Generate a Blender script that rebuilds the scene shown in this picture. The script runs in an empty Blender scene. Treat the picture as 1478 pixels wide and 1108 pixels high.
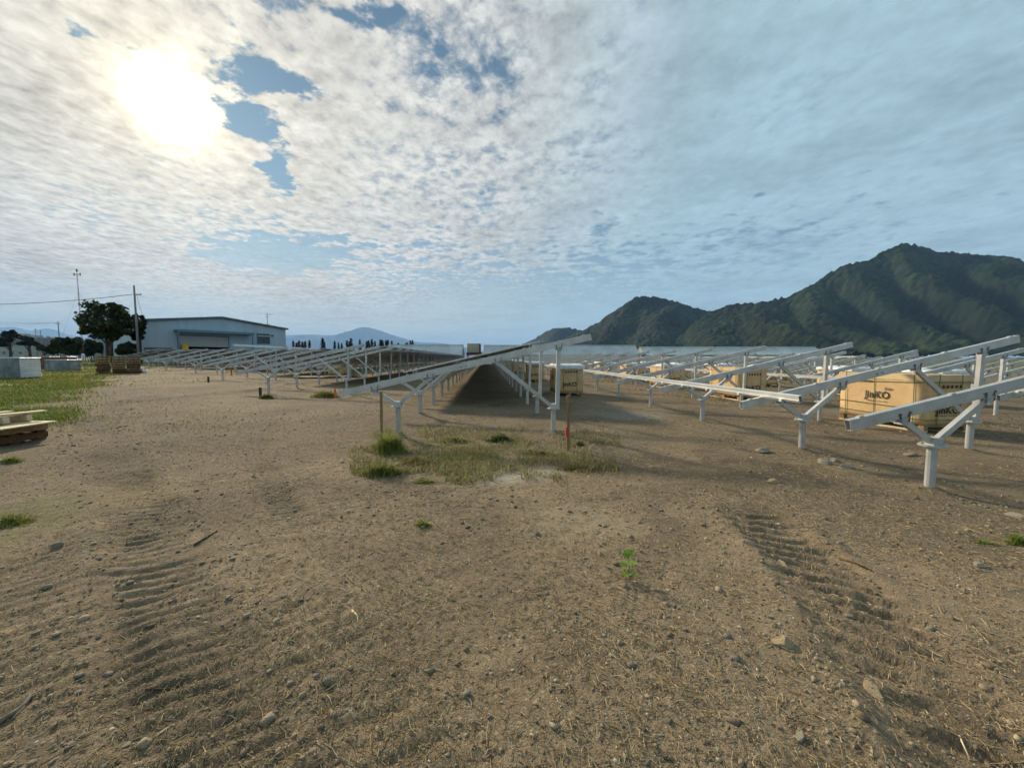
import bpy, bmesh, math, random
import numpy as np
from mathutils import Vector, Matrix, Quaternion
random.seed(7); RNG = np.random.default_rng(7)
SC = bpy.context.scene; COL = SC.collection
R = math.radians

# ------------------------------------------------------------------ camera
F_PX, CU, CV, HORIZON, EYE = 555.0, 739.0, 554.0, 516.0, 1.6      # of the 1478 x 1108 photograph
PITCH = math.atan((CV-HORIZON)/F_PX)
cam = bpy.data.cameras.new('camera'); camo = bpy.data.objects.new('camera', cam); COL.objects.link(camo)
camo.location = (0, 0, EYE); camo.rotation_euler = (math.pi/2-PITCH, 0, 0)
cam.sensor_fit = 'HORIZONTAL'; cam.sensor_width = 36; cam.lens = 36*F_PX/1478
cam.clip_start = 0.05; cam.clip_end = 90000; SC.camera = camo

def ray(u, v):
    x, y = (u-CU)/F_PX, (CV-v)/F_PX
    cp, sp = math.cos(PITCH), math.sin(PITCH)
    return Vector((x, cp+y*sp, -sp+y*cp))
def at_depth(u, v, Y):
    d = ray(u, v); k = Y/d.y
    return Vector((d.x*k, Y, EYE+d.z*k))

# ------------------------------------------------------------------ sun, sky, exposure
SUN_EL, SUN_AZ = R(25.7), R(-40.1)                                 # azimuth from +Y towards +X
SUN = Vector((math.sin(SUN_AZ)*math.cos(SUN_EL), math.cos(SUN_AZ)*math.cos(SUN_EL), math.sin(SUN_EL)))
sl = bpy.data.lights.new('sun', 'SUN'); sl.energy = 2.8; sl.angle = R(5); sl.color = (1, .86, .64)
so = bpy.data.objects.new('sun', sl); COL.objects.link(so)
so.rotation_euler = SUN.to_track_quat('Z', 'Y').to_euler(); so.location = (0, 0, 30)
SC.view_settings.view_transform = 'Standard'; SC.view_settings.look = 'None'
SC.view_settings.exposure = 1.10; SC.view_settings.gamma = 1.0
SC.render.engine = 'CYCLES'
SC.cycles.use_denoising = True; SC.cycles.max_bounces = 6; SC.cycles.diffuse_bounces = 3; SC.cycles.glossy_bounces = 3
SC.cycles.transmission_bounces = 4; SC.cycles.volume_bounces = 1; SC.cycles.transparent_max_bounces = 8
SC.cycles.sample_clamp_indirect = 6
SC.cycles.use_adaptive_sampling = True; SC.cycles.adaptive_threshold = .025; SC.cycles.adaptive_min_samples = 16

class NT:
    """small helper for node trees"""
    def __init__(s, tree): s.t = tree; s.n = tree.nodes; s.l = tree.links
    def add(s, typ, ins=None, **kw):
        n = s.n.new(typ)
        for k, v in kw.items(): setattr(n, k, v)
        for k, v in (ins or {}).items():
            if isinstance(v, bpy.types.NodeSocket): s.l.new(v, n.inputs[k])
            else: n.inputs[k].default_value = v
        return n
    def m(s, op, a, b=0.0, c=0.0, clamp=False):
        return s.add('ShaderNodeMath', {0: a, 1: b, 2: c}, operation=op, use_clamp=clamp).outputs[0]
    def vm(s, op, a, b=(0, 0, 0), out=0):
        n = s.add('ShaderNodeVectorMath', {0: a}, operation=op)
        if isinstance(b, bpy.types.NodeSocket): s.l.new(b, n.inputs[1])
        elif op == 'SCALE': n.inputs['Scale'].default_value = b
        else: n.inputs[1].default_value = b
        return n.outputs[out]
    def ss(s, x, lo, hi, a=0.0, b=1.0):
        return s.add('ShaderNodeMapRange', {0: x, 1: lo, 2: hi, 3: a, 4: b}, interpolation_type='SMOOTHSTEP').outputs[0]
    def noise(s, vec, scale, detail=4, rough=.55, dist=0.0, out=0):
        return s.add('ShaderNodeTexNoise', {'Vector': vec, 'Scale': scale, 'Detail': detail, 'Roughness': rough, 'Distortion': dist}).outputs[out]
    def mix(s, f, a, b, blend='MIX'):
        n = s.add('ShaderNodeMix', data_type='RGBA', blend_type=blend)
        for i, v in ((0, f), (6, a), (7, b)):
            if isinstance(v, bpy.types.NodeSocket): s.l.new(v, n.inputs[i])
            else: n.inputs[i].default_value = v if i == 0 else (*v, 1)
        return n.outputs[2]
    def mapping(s, vec, loc=(0, 0, 0), rot=0.0, scale=(1, 1, 1)):
        return s.add('ShaderNodeMapping', {'Vector': vec, 'Location': loc, 'Rotation': (0, 0, rot), 'Scale': scale}).outputs[0]

def build_world():
    w = bpy.data.worlds.new('World'); SC.world = w; w.use_nodes = True
    w.node_tree.nodes.clear(); T = NT(w.node_tree)
    d = T.add('ShaderNodeTexCoord').outputs['Generated']
    sky = T.add('ShaderNodeTexSky', sky_type='NISHITA', sun_disc=False)
    sky.sun_elevation = SUN_EL; sky.sun_rotation = SUN_AZ
    sky.air_density = 1.0; sky.dust_density = 0.15; sky.ozone_density = 1.5
    sep = T.add('ShaderNodeSeparateXYZ', {0: d})
    dz = T.m('MAXIMUM', sep.outputs[2], 0.0)
    den = T.m('ADD', dz, 0.045)
    P = T.add('ShaderNodeCombineXYZ', {0: T.m('DIVIDE', sep.outputs[0], den), 1: T.m('DIVIDE', sep.outputs[1], den), 2: 0.0}).outputs[0]
    # warp, so that edges fray
    wv = T.noise(P, 4.2, 5, .66, out=1)
    Pw = T.vm('ADD', P, T.vm('SCALE', T.vm('SUBTRACT', wv, (.5, .5, .5)), .34))
    big = T.noise(Pw, .55, 3, .5)
    mid = T.noise(Pw, 2.4, 5, .62)
    cell = T.noise(T.mapping(P, (3, 1, 0), R(35), (1.0, .80, 1)), 15.0, 5, .62, .15)       # small altocumulus puffs
    rip = T.noise(T.mapping(Pw, (0, 0, 0), R(-24), (.35, 1.0, 1)), 8.0, 3, .55, .3)           # long ripples
    tex = T.m('ADD', T.m('MULTIPLY', cell, .72), T.m('MULTIPLY', rip, .28))
    cover = T.m('ADD', T.m('MULTIPLY', T.m('SUBTRACT', big, .5), 1.3), T.m('MULTIPLY', T.m('SUBTRACT', mid, .5), 1.1))
    cover = T.m('ADD', cover, T.m('ADD', .84, T.m('MULTIPLY', T.ss(T.vm('DOT_PRODUCT', d, tuple(SUN), out=1), .80, .97), .22)))
    # gaps of blue between the cloud fields (centre, half axes, turn) on the cloud plane
    fray = T.noise(P, 5.5, 5, .65)
    def Pp(u, v):
        q = ray(u, v).normalized(); return Vector((q.x, q.y))/(max(q.z, 0)+.045)
    for (u0, v0, u1, v1, wpx, amt) in ((415, -30, 395, 40, 40, .6), (345, 80, 405, 140, 36, .95), (358, 150, 385, 215, 32, .95), (392, 215, 404, 285, 24, .9), (170, 60, 215, 75, 14, .4), (640, 90, 760, 130, 34, .12), (830, 200, 900, 240, 40, .2), (330, 20, 345, 60, 14, .4), (455, 0, 560, 50, 22, .4), (335, 352, 475, 388, 28, 1.2), (470, 20, 640, 60, 22, .35), (100, 35, 130, 62, 20, .6),
                                       (560, 452, 900, 468, 26, .55), (620, 60, 780, 150, 50, .12), (960, 420, 1180, 330, 60, .15), (1100, 60, 1400, 250, 130, .08)):
        p0, p1 = Pp(u0, v0), Pp(u1, v1); c = Pp((u0+u1)/2, (v0+v1)/2); dr = (p1-p0).normalized(); ay = (p1-p0).length/2
        L = math.hypot(u1-u0, v1-v0); pq = Pp((u0+u1)/2-(v1-v0)/L*wpx, (v0+v1)/2+(u1-u0)/L*wpx)-c
        ax = abs(pq.x*dr.y-pq.y*dr.x); rot = math.atan2(dr.x, dr.y)
        q = T.mapping(T.vm('SUBTRACT', Pw, (c.x, c.y, 0)), (0, 0, 0), rot, (1, 1, 1))
        q = T.vm('MULTIPLY', q, (1/ax, 1/ay, 0))
        r = T.m('ADD', T.vm('LENGTH', q, out=1), T.m('MULTIPLY', T.m('SUBTRACT', fray, .5), 3.6))
        cover = T.m('SUBTRACT', cover, T.m('MULTIPLY', T.ss(r, .3, 1.6, 1, 0), amt))
    # thinner and smoother to the right, away from the sun
    cs = T.vm('DOT_PRODUCT', d, tuple(SUN), out=1)
    theta = T.m('ARCCOSINE', T.m('MINIMUM', cs, .99999))
    far = T.ss(theta, R(27), R(62))
    cover = T.m('ADD', cover, T.m('MULTIPLY', far, .26))
    alpha = T.ss(T.m('ADD', cover, T.m('MULTIPLY', T.m('SUBTRACT', tex, .5), T.m('SUBTRACT', 1.8, T.m('MULTIPLY', far, 1.25)))), .36, .96)
    alpha = T.m('MULTIPLY', alpha, T.m('SUBTRACT', .97, T.m('MULTIPLY', far, .15)))
    hz = T.ss(dz, .0, .16, 0, 1)
    alpha = T.m('MULTIPLY', alpha, T.m('ADD', .45, T.m('MULTIPLY', hz, .55)))
    alpha = T.m('MAXIMUM', alpha, T.ss(dz, .0, .36, .85, .0))                         # veil that thickens towards the horizon
    # cloud light: thick parts grey, thin parts bright; strong forward scatter round the sun
    thick = T.ss(T.m('ADD', T.m('MULTIPLY', mid, .55), T.m('MULTIPLY', big, .45)), .42, .66)
    lum = T.m('ADD', .300, T.m('MULTIPLY', T.m('SUBTRACT', tex, .5), T.m('SUBTRACT', .52, T.m('MULTIPLY', far, .36))))
    lum = T.m('SUBTRACT', lum, T.m('MULTIPLY', thick, .085))
    lum = T.m('MAXIMUM', lum, .10)
    lum = T.m('MULTIPLY', lum, T.m('ADD', 1.06, T.m('MULTIPLY', far, .06)))
    th = T.m('DIVIDE', theta, R(1))
    g_core = T.m('MULTIPLY', T.m('POWER', 2.718, T.m('MULTIPLY', T.m('POWER', T.m('DIVIDE', th, 2.15), 2.0), -1.0)), 5.0)
    g_mid = T.m('MULTIPLY', T.m('POWER', 2.718, T.m('DIVIDE', th, -6.5)), .24)
    g_wide = T.m('MULTIPLY', T.m('POWER', 2.718, T.m('DIVIDE', th, -22.0)), .12)
    glow = T.m('ADD', T.m('ADD', g_core, g_mid), g_wide)
    warm = T.mix(T.ss(th, 6, 34), (1.0, .82, .48), (.98, .96, .90))
    cl = T.mix(far, (1.0, .99, .93), (.66, .93, 1.06))
    ccol = T.vm('ADD', T.vm('MULTIPLY', T.add('ShaderNodeCombineXYZ', {0: lum, 1: lum, 2: lum}).outputs[0], cl),
                T.vm('MULTIPLY', T.vm('MULTIPLY', warm, T.add('ShaderNodeCombineXYZ', {0: glow, 1: glow, 2: glow}).outputs[0]),
                     T.add('ShaderNodeCombineXYZ', {0: T.m('ADD', .45, T.m('MULTIPLY', tex, 1.1)), 1: T.m('ADD', .45, T.m('MULTIPLY', tex, 1.1)), 2: T.m('ADD', .45, T.m('MULTIPLY', tex, 1.1))}).outputs[0]))
    b1 = T.add('ShaderNodeBackground', {0: T.vm('MULTIPLY', T.add('ShaderNodeHueSaturation', {'Saturation': .80, 'Color': sky.outputs[0]}).outputs[0], (.52, .68, .68)), 1: 0.05})
    b2 = T.add('ShaderNodeBackground', {0: ccol, 1: 1.0})
    mx = T.add('ShaderNodeMixShader', {0: alpha, 1: b1.outputs[0], 2: b2.outputs[0]})
    T.add('ShaderNodeOutputWorld', {0: mx.outputs[0]})
    w.cycles.sampling_method = 'MANUAL'; w.cycles.sample_map_resolution = 1024
build_world()

# ------------------------------------------------------------------ pixels, rows, terrain
ROW = R(3.8); CA, SA = math.cos(ROW), math.sin(ROW)
def ps(p, s): return (p*CA-s*SA, p*SA+s*CA)                         # row frame -> world
_tab = RNG.random(65536)
def vnoise(x, y, seed=0):
    x = np.asarray(x, float); y = np.asarray(y, float)
    xi = np.floor(x).astype(np.int64); yi = np.floor(y).astype(np.int64); fx = x-xi; fy = y-yi
    fx = fx*fx*(3-2*fx); fy = fy*fy*(3-2*fy)
    def h(a, b): return _tab[(a*7919+b*104729+seed*15485863+(a*b % 977)) % 65536]
    return (h(xi, yi)*(1-fx)+h(xi+1, yi)*fx)*(1-fy)+(h(xi, yi+1)*(1-fx)+h(xi+1, yi+1)*fx)*fy
def fbm(x, y, oct=4, seed=0, rough=.5):
    s = 0; a = 1; t = 0
    for i in range(oct):
        s = s+a*vnoise(x*2**i+i*17.3, y*2**i-i*9.1, seed+i); t += a; a *= rough
    return s/t-.5
def sstep(x, a, b):
    t = np.clip((x-a)/(b-a), 0, 1); return t*t*(3-2*t)
def flat_hit(u, v):
    d = ray(u, v); k = -EYE/d.z
    return (d.x*k, d.y*k)
TRACKS = []                                                         # crawler tracks: polyline, half width, pitch of the bars, height
for pix, hw, pitch, amp in (
        ([(195, 690), (212, 760), (238, 860), (268, 960), (310, 1075), (350, 1190)], .27, .125, .017),
        ([(-30, 790), (20, 850), (60, 930), (110, 1040), (150, 1150)], .30, .125, .009),
        ([(372, 655), (388, 690), (420, 745)], .17, .085, .016),
        ([(1100, 745), (1165, 800), (1235, 870), (1310, 960), (1385, 1050), (1450, 1130)], .32, .165, .044),
        ([(430, 900), (520, 980), (600, 1080), (650, 1180)], .34, .14, .009),
        ([(960, 960), (990, 1040), (1040, 1150)], .26, .15, .007)):
    TRACKS.append((np.array([flat_hit(*q) for q in pix]), hw, pitch, amp))
MOUNDS = [ps(p, s) for p, s in ((5.58, 4.4), (8.81, 4.4), (5.58, 6.38), (8.81, 6.38), (5.58, 9.55), (8.81, 9.55), (-1.82, 8.0), (1.41, 8.0), (-1.82, 10.6), (1.41, 10.6))]   # soil pushed up round the piles
RUTS = [([(310, 1120), (255, 930), (215, 780), (180, 690), (130, 620), (170, 590), (300, 562), (420, 548)], .32, .75),   # wheel ruts: damp, pressed in
        ([(120, 1100), (40, 900), (60, 760), (130, 690), (260, 620), (420, 575)], .28, .45), ([(-40, 612), (90, 596), (250, 580), (420, 563)], .35, .8),
        ([(-40, 583), (100, 572), (230, 566)], .3, .7), ([(372, 640), (395, 700), (430, 760)], .22, .55), ([(1090, 740), (1165, 800), (1235, 870), (1310, 960), (1450, 1130)], .34, .5),
        ([(560, 720), (760, 742), (980, 700), (1120, 690), (1300, 760), (1478, 790)], .30, .35), ([(300, 1130), (480, 980), (640, 900), (760, 840)], .25, .35)]
GV, GU = [518, 530, 545, 560, 575, 590, 605, 640], [250, 215, 140, 125, 100, 90, 10, -90]                                  # edge of the verge in the photograph
def polydist(pl, x, y):
    best = np.full(np.shape(x), 99.0); along = np.zeros(np.shape(x)); lat = np.zeros(np.shape(x)); acc = 0
    for a, b in zip(pl[:-1], pl[1:]):
        d = b-a; L = np.hypot(*d); d = d/L
        t = (x-a[0])*d[0]+(y-a[1])*d[1]; tc = np.clip(t, 0, L); q = (x-a[0])*d[1]-(y-a[1])*d[0]
        dist = np.hypot(x-a[0]-d[0]*tc, y-a[1]-d[1]*tc); m = dist < best
        best = np.where(m, dist, best); along = np.where(m, acc+t, along); lat = np.where(m, q, lat); acc += L
    return best, along, lat
def terrain(x, y, fine=True):
    x = np.asarray(x, float); y = np.asarray(y, float)
    p = x*CA+y*SA
    r = np.hypot(x, y)
    z = -0.013*np.clip(p, -58, 45)
    z = z*(1-sstep(r, 160, 400))
    if fine:
        near = 1-sstep(r, 25, 60)
        z = z+near*(.10*fbm(x*.28, y*.28, 3, 3)+.045*fbm(x*1.3, y*1.3, 3, 9)*(1-sstep(r, 14, 25)))
        n2 = 1-sstep(r, 7, 12)
        z = z+n2*(.028*fbm(x*5, y*5, 4, 21, .62))
        for pix, hw, w in RUTS[:6]:
            dist = polydist(np.array([flat_hit(*q) for q in pix]), x, y)[0]+.25*fbm(x*1.5, y*1.5, 3, 205)
            z = z+near*.03*w*(np.exp(-((dist-hw*1.2)/.10)**2)*.5-(1-sstep(dist, hw*.6, hw*1.1)))
        for qx, qy in MOUNDS:
            dd = np.hypot(x-qx, y-qy)+.10*fbm(x*6, y*6, 3, 81); z = z+.065*np.exp(-(dd/.17)**2)
        for pl, hw, pitch, amp in TRACKS:
            best, along, lat = polydist(pl, x, y)
            wob = .16*fbm(x*2.3, y*2.3, 3, 41)
            mask = (1-sstep(best+2*wob, hw*.45, hw*1.25))
            patch = sstep(fbm(x*1.6+3, y*1.6, 4, 55)+.05, -.16, .16)*.6+.4; patch = patch*(.55+1.2*np.clip(fbm(x*4, y*4, 3, 57)+.35, 0, 1))
            tt = (along+lat*.25+.16*fbm(x*2.2, y*2.2, 4, 66, .6))/pitch
            bars = (np.abs(np.mod(tt, 1)*2-1)-.5)
            bars = np.clip(bars*3.2, -.5, .5)+.5*fbm(x*16, y*16, 3, 71)
            edge = np.exp(-((best-hw*1.1)/.07)**2)*.35
            z = z+n2*amp*(mask*patch*(bars-.35)+edge*patch)
    return z
def zt(x, y, fine=True): return float(terrain(np.array([x]), np.array([y]), fine)[0])
def hit(u, v):
    x, y = flat_hit(u, v)
    for _ in range(4):
        z = zt(x, y, False); d = ray(u, v); k = (z-EYE)/d.z; x, y = d.x*k, d.y*k
    return x, y

# ------------------------------------------------------------------ materials
MATS = {}
def mat(name, color, rough=.7, metal=0.0, var=.15, scale=4.0, bump=0.0, bscale=30.0, spec=.5, attr=None, grime=None, trans=0.0, stretch=(1, 1, 1)):
    m = bpy.data.materials.new(name); m.use_nodes = True; T = NT(m.node_tree); T.n.clear()
    co = T.add('ShaderNodeTexCoord').outputs['Object']
    if stretch != (1, 1, 1): co = T.mapping(co, scale=stretch)
    n = T.noise(co, scale, 5, .6)
    lo = tuple(c*(1-var) for c in color); hi = tuple(min(1, c*(1+var)) for c in color)
    c = T.mix(T.ss(n, .3, .7), lo, hi)
    oi = T.add('ShaderNodeObjectInfo').outputs['Random']
    if grime: c = T.mix(T.m('MULTIPLY', T.ss(T.noise(co, scale*2.7, 6, .7), .5, .75), grime[3]), c, grime[:3])
    if attr:
        a = T.add('ShaderNodeAttribute', attribute_name=attr).outputs['Color']
        c = T.mix(1.0, c, a, 'MULTIPLY')
    else:
        k = T.m('ADD', .93, T.m('MULTIPLY', oi, .14))
        c = T.vm('MULTIPLY', c, T.add('ShaderNodeCombineXYZ', {0: k, 1: k, 2: k}).outputs[0])
    b = T.add('ShaderNodeBsdfPrincipled', {'Base Color': c, 'Roughness': rough, 'Metallic': metal, 'Specular IOR Level': spec})
    if bump:
        bn = T.add('ShaderNodeBump', {'Height': T.noise(co, bscale, 5, .6), 'Strength': bump, 'Distance': .02})
        T.l.new(bn.outputs[0], b.inputs['Normal'])
    sh = b.outputs[0]
    if trans:
        t = T.add('ShaderNodeBsdfTranslucent', {0: c})
        sh = T.add('ShaderNodeMixShader', {0: trans, 1: sh, 2: t.outputs[0]}).outputs[0]
    T.add('ShaderNodeOutputMaterial', {0: sh})
    MATS[name] = m; return m

def ground_material():
    m = bpy.data.materials.new('bare_dirt'); m.use_nodes = True; T = NT(m.node_tree); T.n.clear()
    co = T.add('ShaderNodeTexCoord').outputs['Object']
    xy = T.vm('MULTIPLY', co, (1, 1, 0))
    n1 = T.noise(xy, .33, 5, .6, .4); n2 = T.noise(xy, 1.9, 6, .65, .3); n3 = T.noise(xy, 14, 6, .7); n4 = T.noise(xy, 70, 4, .7)
    c = T.mix(T.ss(n1, .35, .65), (0.209, 0.154, 0.093), (0.306, 0.229, 0.138))
    c = T.mix(T.m('MULTIPLY', T.ss(n2, .5, .72), .6), c, (0.328, 0.248, 0.156))
    c = T.mix(T.m('MULTIPLY', T.ss(T.noise(xy, .9, 5, .62, .6), .54, .70), .65), c, (0.111, 0.081, 0.055))
    c = T.mix(T.m('MULTIPLY', T.ss(n3, .5, .75), .5), c, (0.363, 0.282, 0.181))
    c = T.mix(T.m('MULTIPLY', T.ss(n3, .5, .28), .55), c, (0.101, 0.077, 0.050))
    # loose stone chips, more of them where gravel was spread
    for sc, thr, col in ((26, .18, (0.537, 0.446, 0.313)), (55, .22, (0.456, 0.380, 0.263)), (38, .14, (0.134, 0.124, 0.112)), (11, .10, (0.403, 0.354, 0.276)), (16, .17, (.40, .335, .235)), (7, .13, (.33, .275, .20)), (9.5, .13, (.06, .048, .036)), (80, .25, (.42, .36, .26))):
        v = T.add('ShaderNodeTexVoronoi', {'Vector': xy, 'Scale': sc, 'Randomness': 1.0})
        sepc = T.add('ShaderNodeSeparateXYZ', {0: v.outputs['Color']}).outputs[0]
        f = T.m('MULTIPLY', T.ss(v.outputs['Distance'], thr, thr*1.7, 1, 0), T.ss(sepc, .62, .70))
        c = T.mix(T.m('MULTIPLY', f, .85), c, col)
    da = T.add('ShaderNodeAttribute', attribute_name='col').outputs['Color']
    dsep = T.add('ShaderNodeSeparateXYZ', {0: da})
    c = T.mix(dsep.outputs[0], c, (0.099, 0.074, 0.052)); c = T.mix(dsep.outputs[1], c, (0.352, 0.266, 0.174)); c = T.mix(dsep.outputs[2], c, (0.114, 0.138, 0.030))
    # pale lime spill before the middle row, grey gravel between rows, green and straw film by the left edge
    wob = T.vm('SCALE', T.vm('SUBTRACT', T.noise(xy, 1.4, 4, .65, out=1), (.5, .5, .5)), 1.8)
    def blob(cx, cy, ax, ay, w=.5):
        q = T.vm('ADD', T.vm('MULTIPLY', T.vm('SUBTRACT', xy, (cx, cy, 0)), (1/ax, 1/ay, 0)), wob)
        return T.m('MULTIPLY', T.ss(T.vm('LENGTH', T.vm('MULTIPLY', q, (1, 1, 0)), out=1), .3, 1.25, 1, 0), w)
    gx, gy = hit(735, 682); c = T.mix(blob(gx, gy, .75, .55, .75), c, (0.483, 0.433, 0.350))
    gx, gy = hit(905, 598); c = T.mix(blob(gx, gy, 1.3, 1.2, .7), c, (0.254, 0.237, 0.207))
    gx, gy = hit(835, 750); c = T.mix(blob(gx, gy, .7, .5, .6), c, (0.403, 0.315, 0.207))
    gx, gy = hit(205, 715); c = T.mix(blob(gx, gy, .45, .5, .7), c, (0.349, 0.262, 0.151))
    far = T.ss(T.vm('LENGTH', xy, out=1), 90, 180)
    fld = T.mix(T.ss(T.noise(xy, .012, 4, .6), .4, .6), (0.080, 0.099, 0.035), (0.148, 0.131, 0.069))
    c = T.mix(far, c, fld)
    b = T.add('ShaderNodeBsdfPrincipled', {'Base Color': c, 'Roughness': .95, 'Specular IOR Level': .15})
    hgt = T.m('ADD', T.m('ADD', T.m('MULTIPLY', n3, .7), T.m('MULTIPLY', n4, .5)), T.m('MULTIPLY', n2, .6))
    bn = T.add('ShaderNodeBump', {'Height': hgt, 'Strength': 1.0, 'Distance': .05}); T.l.new(bn.outputs[0], b.inputs['Normal'])
    T.add('ShaderNodeOutputMaterial', {0: b.outputs[0]}); MATS['dirt'] = m

mat('steel', (.49, .49, .475), .42, .40, .12, 3.0, .04, 60, grime=(.25, .22, .18, .35))
mat('alu', (.66, .66, .64), .42, .35, .08, 2.0, grime=(.42, .39, .34, .35))
mat('clamp', (.40, .40, .40), .5, .5, .2, 20)
mat('bolt', (.16, .16, .16), .5, .6, .2, 20)
mat('cells', (.012, .014, .022), .12, 0, .3, 3)
mat('card', (.60, .41, .21), .85, 0, .10, 2.2, .12, 14, .2, grime=(.30, .19, .09, .4))
mat('card_lid', (.64, .465, .27), .85, 0, .10, 3, .1, 14, .2)
mat('ink', (.030, .022, .016), .8, 0, .2, 20)
mat('strap', (.045, .13, .04), .45, 0, .2, 8)
mat('film', (.72, .73, .72), .35, 0, .10, 5, .5, 9, .5, trans=.12)
mat('film_grey', (.20, .215, .22), .35, 0, .45, 2.3, .6, 7, .5, stretch=(1, 1, .5))
mat('wood', (.36, .235, .115), .85, 0, .3, 5, .15, 40, .2, grime=(.13, .08, .045, .6), stretch=(1, 6, 6))
mat('wood_pale', (.62, .50, .31), .8, 0, .15, 5, .12, 40, .2, grime=(.38, .26, .14, .4), stretch=(1, 6, 6))
mat('wood_dark', (.13, .068, .034), .9, 0, .35, 6, .15, 40, .2, stretch=(1, 6, 6))
mat('stake', (.26, .165, .085), .9, 0, .25, 9, .2, 50, .2, grime=(.10, .07, .045, .6), stretch=(6, 6, 1))
mat('red', (.62, .05, .025), .6); mat('orange', (.62, .17, .04), .7); mat('black', (.02, .02, .02), .6)
mat('white', (.72, .72, .70), .6, var=.06); mat('yellow', (.75, .42, .02), .5); mat('dark', (.02, .02, .022), .8)
mat('cladding', (.44, .53, .58), .55, .0, .06, .6, 0, spec=.4, grime=(.24, .28, .30, .35), stretch=(1, 1, .15))
mat('trim', (.10, .115, .125), .5, .2, .1); mat('trim_blue', (.12, .22, .30), .5, .1, .1)
mat('shutter', (.46, .46, .43), .5, .2, .06); mat('glass', (.035, .045, .05), .08, 0, .2)
mat('gh_glass', (.42, .46, .46), .35, 0, .16, .25, stretch=(1, 1, 1)); mat('gh_bar', (.52, .53, .52), .5, .3)
mat('gh_end', (.30, .32, .29), .5, 0, .2, .6)
mat('concrete', (.30, .29, .27), .85, 0, .15, 3); mat('cream', (.42, .37, .28), .7, 0, .12, 2); mat('rust', (.16, .06, .04), .8, 0, .3, 3)
mat('roof_tile', (.10, .10, .11), .7, 0, .3, 2); mat('plaster', (.42, .40, .36), .8, 0, .15, 1)
mat('bark', (.075, .058, .042), .95, 0, .35, 8, .6, 12, .2, stretch=(3, 3, 1))
mat('leaf', (1, 1, 1), .65, 0, .15, 2, spec=.25, attr='col', trans=.22)
mat('blade', (1, 1, 1), .6, 0, .12, 3, spec=.25, attr='col', trans=.42)
mat('straw', (1, 1, 1), .8, 0, .15, 30, spec=.2, attr='col')
mat('stone', (1, 1, 1), .85, 0, .22, 60, .3, 120, .3, attr='col')
mat('rock', (.25, .215, .165), .9, 0, .3, 9, .5, 30, .25); mat('rock_tan', (.36, .27, .16), .9, 0, .25, 9, .5, 30, .25)
mat('forest', (1, 1, 1), .9, 0, .35, .02, spec=.1, attr='col'); mat('far_hill', (.02, .028, .022), .95, 0, .3, .002, spec=.05)
mat('wire', (.03, .03, .03), .6); mat('pole', (.22, .205, .19), .85, 0, .2, 2, stretch=(4, 4, 1))
ground_material()

# ------------------------------------------------------------------ mesh helpers
def mesh_np(name, V, Fq, mats, smooth=False, col=None):
    """V (n,3), Fq (m,k) with one k for all faces"""
    me = bpy.data.meshes.new(name); V = np.asarray(V, np.float32); Fq = np.asarray(Fq, np.int32); k = Fq.shape[1]
    me.vertices.add(len(V)); me.vertices.foreach_set('co', V.ravel())
    me.loops.add(Fq.size); me.loops.foreach_set('vertex_index', Fq.ravel())
    me.polygons.add(len(Fq)); me.polygons.foreach_set('loop_start', np.arange(0, Fq.size, k, dtype=np.int32))
    me.polygons.foreach_set('loop_total', np.full(len(Fq), k, np.int32))
    if smooth: me.polygons.foreach_set('use_smooth', np.ones(len(Fq), bool))
    me.update(calc_edges=True); me.validate()
    if col is not None:
        a = me.color_attributes.new('col', 'FLOAT_COLOR', 'POINT')
        a.data.foreach_set('color', np.column_stack([col, np.ones(len(V))]).astype(np.float32).ravel())
    for mm in ([mats] if isinstance(mats, str) else mats): me.materials.append(MATS[mm])
    return me
def link(name, me, parent=None, loc=None, rotz=None):
    o = bpy.data.objects.new(name, me); COL.objects.link(o)
    if parent is not None: o.parent = parent
    if loc is not None: o.location = loc
    if rotz is not None: o.rotation_euler = (0, 0, rotz)
    return o
def tag(o, label, cat, group=None):
    o['label'] = label; o['category'] = cat
    if group: o['group'] = group
    return o
def thing(name, label, cat, loc=(0, 0, 0), rotz=0.0, group=None):
    o = bpy.data.objects.new(name, None); COL.objects.link(o); o.empty_display_size = .2
    o.location = loc; o.rotation_euler = (0, 0, rotz)
    return tag(o, label, cat, group)
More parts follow.
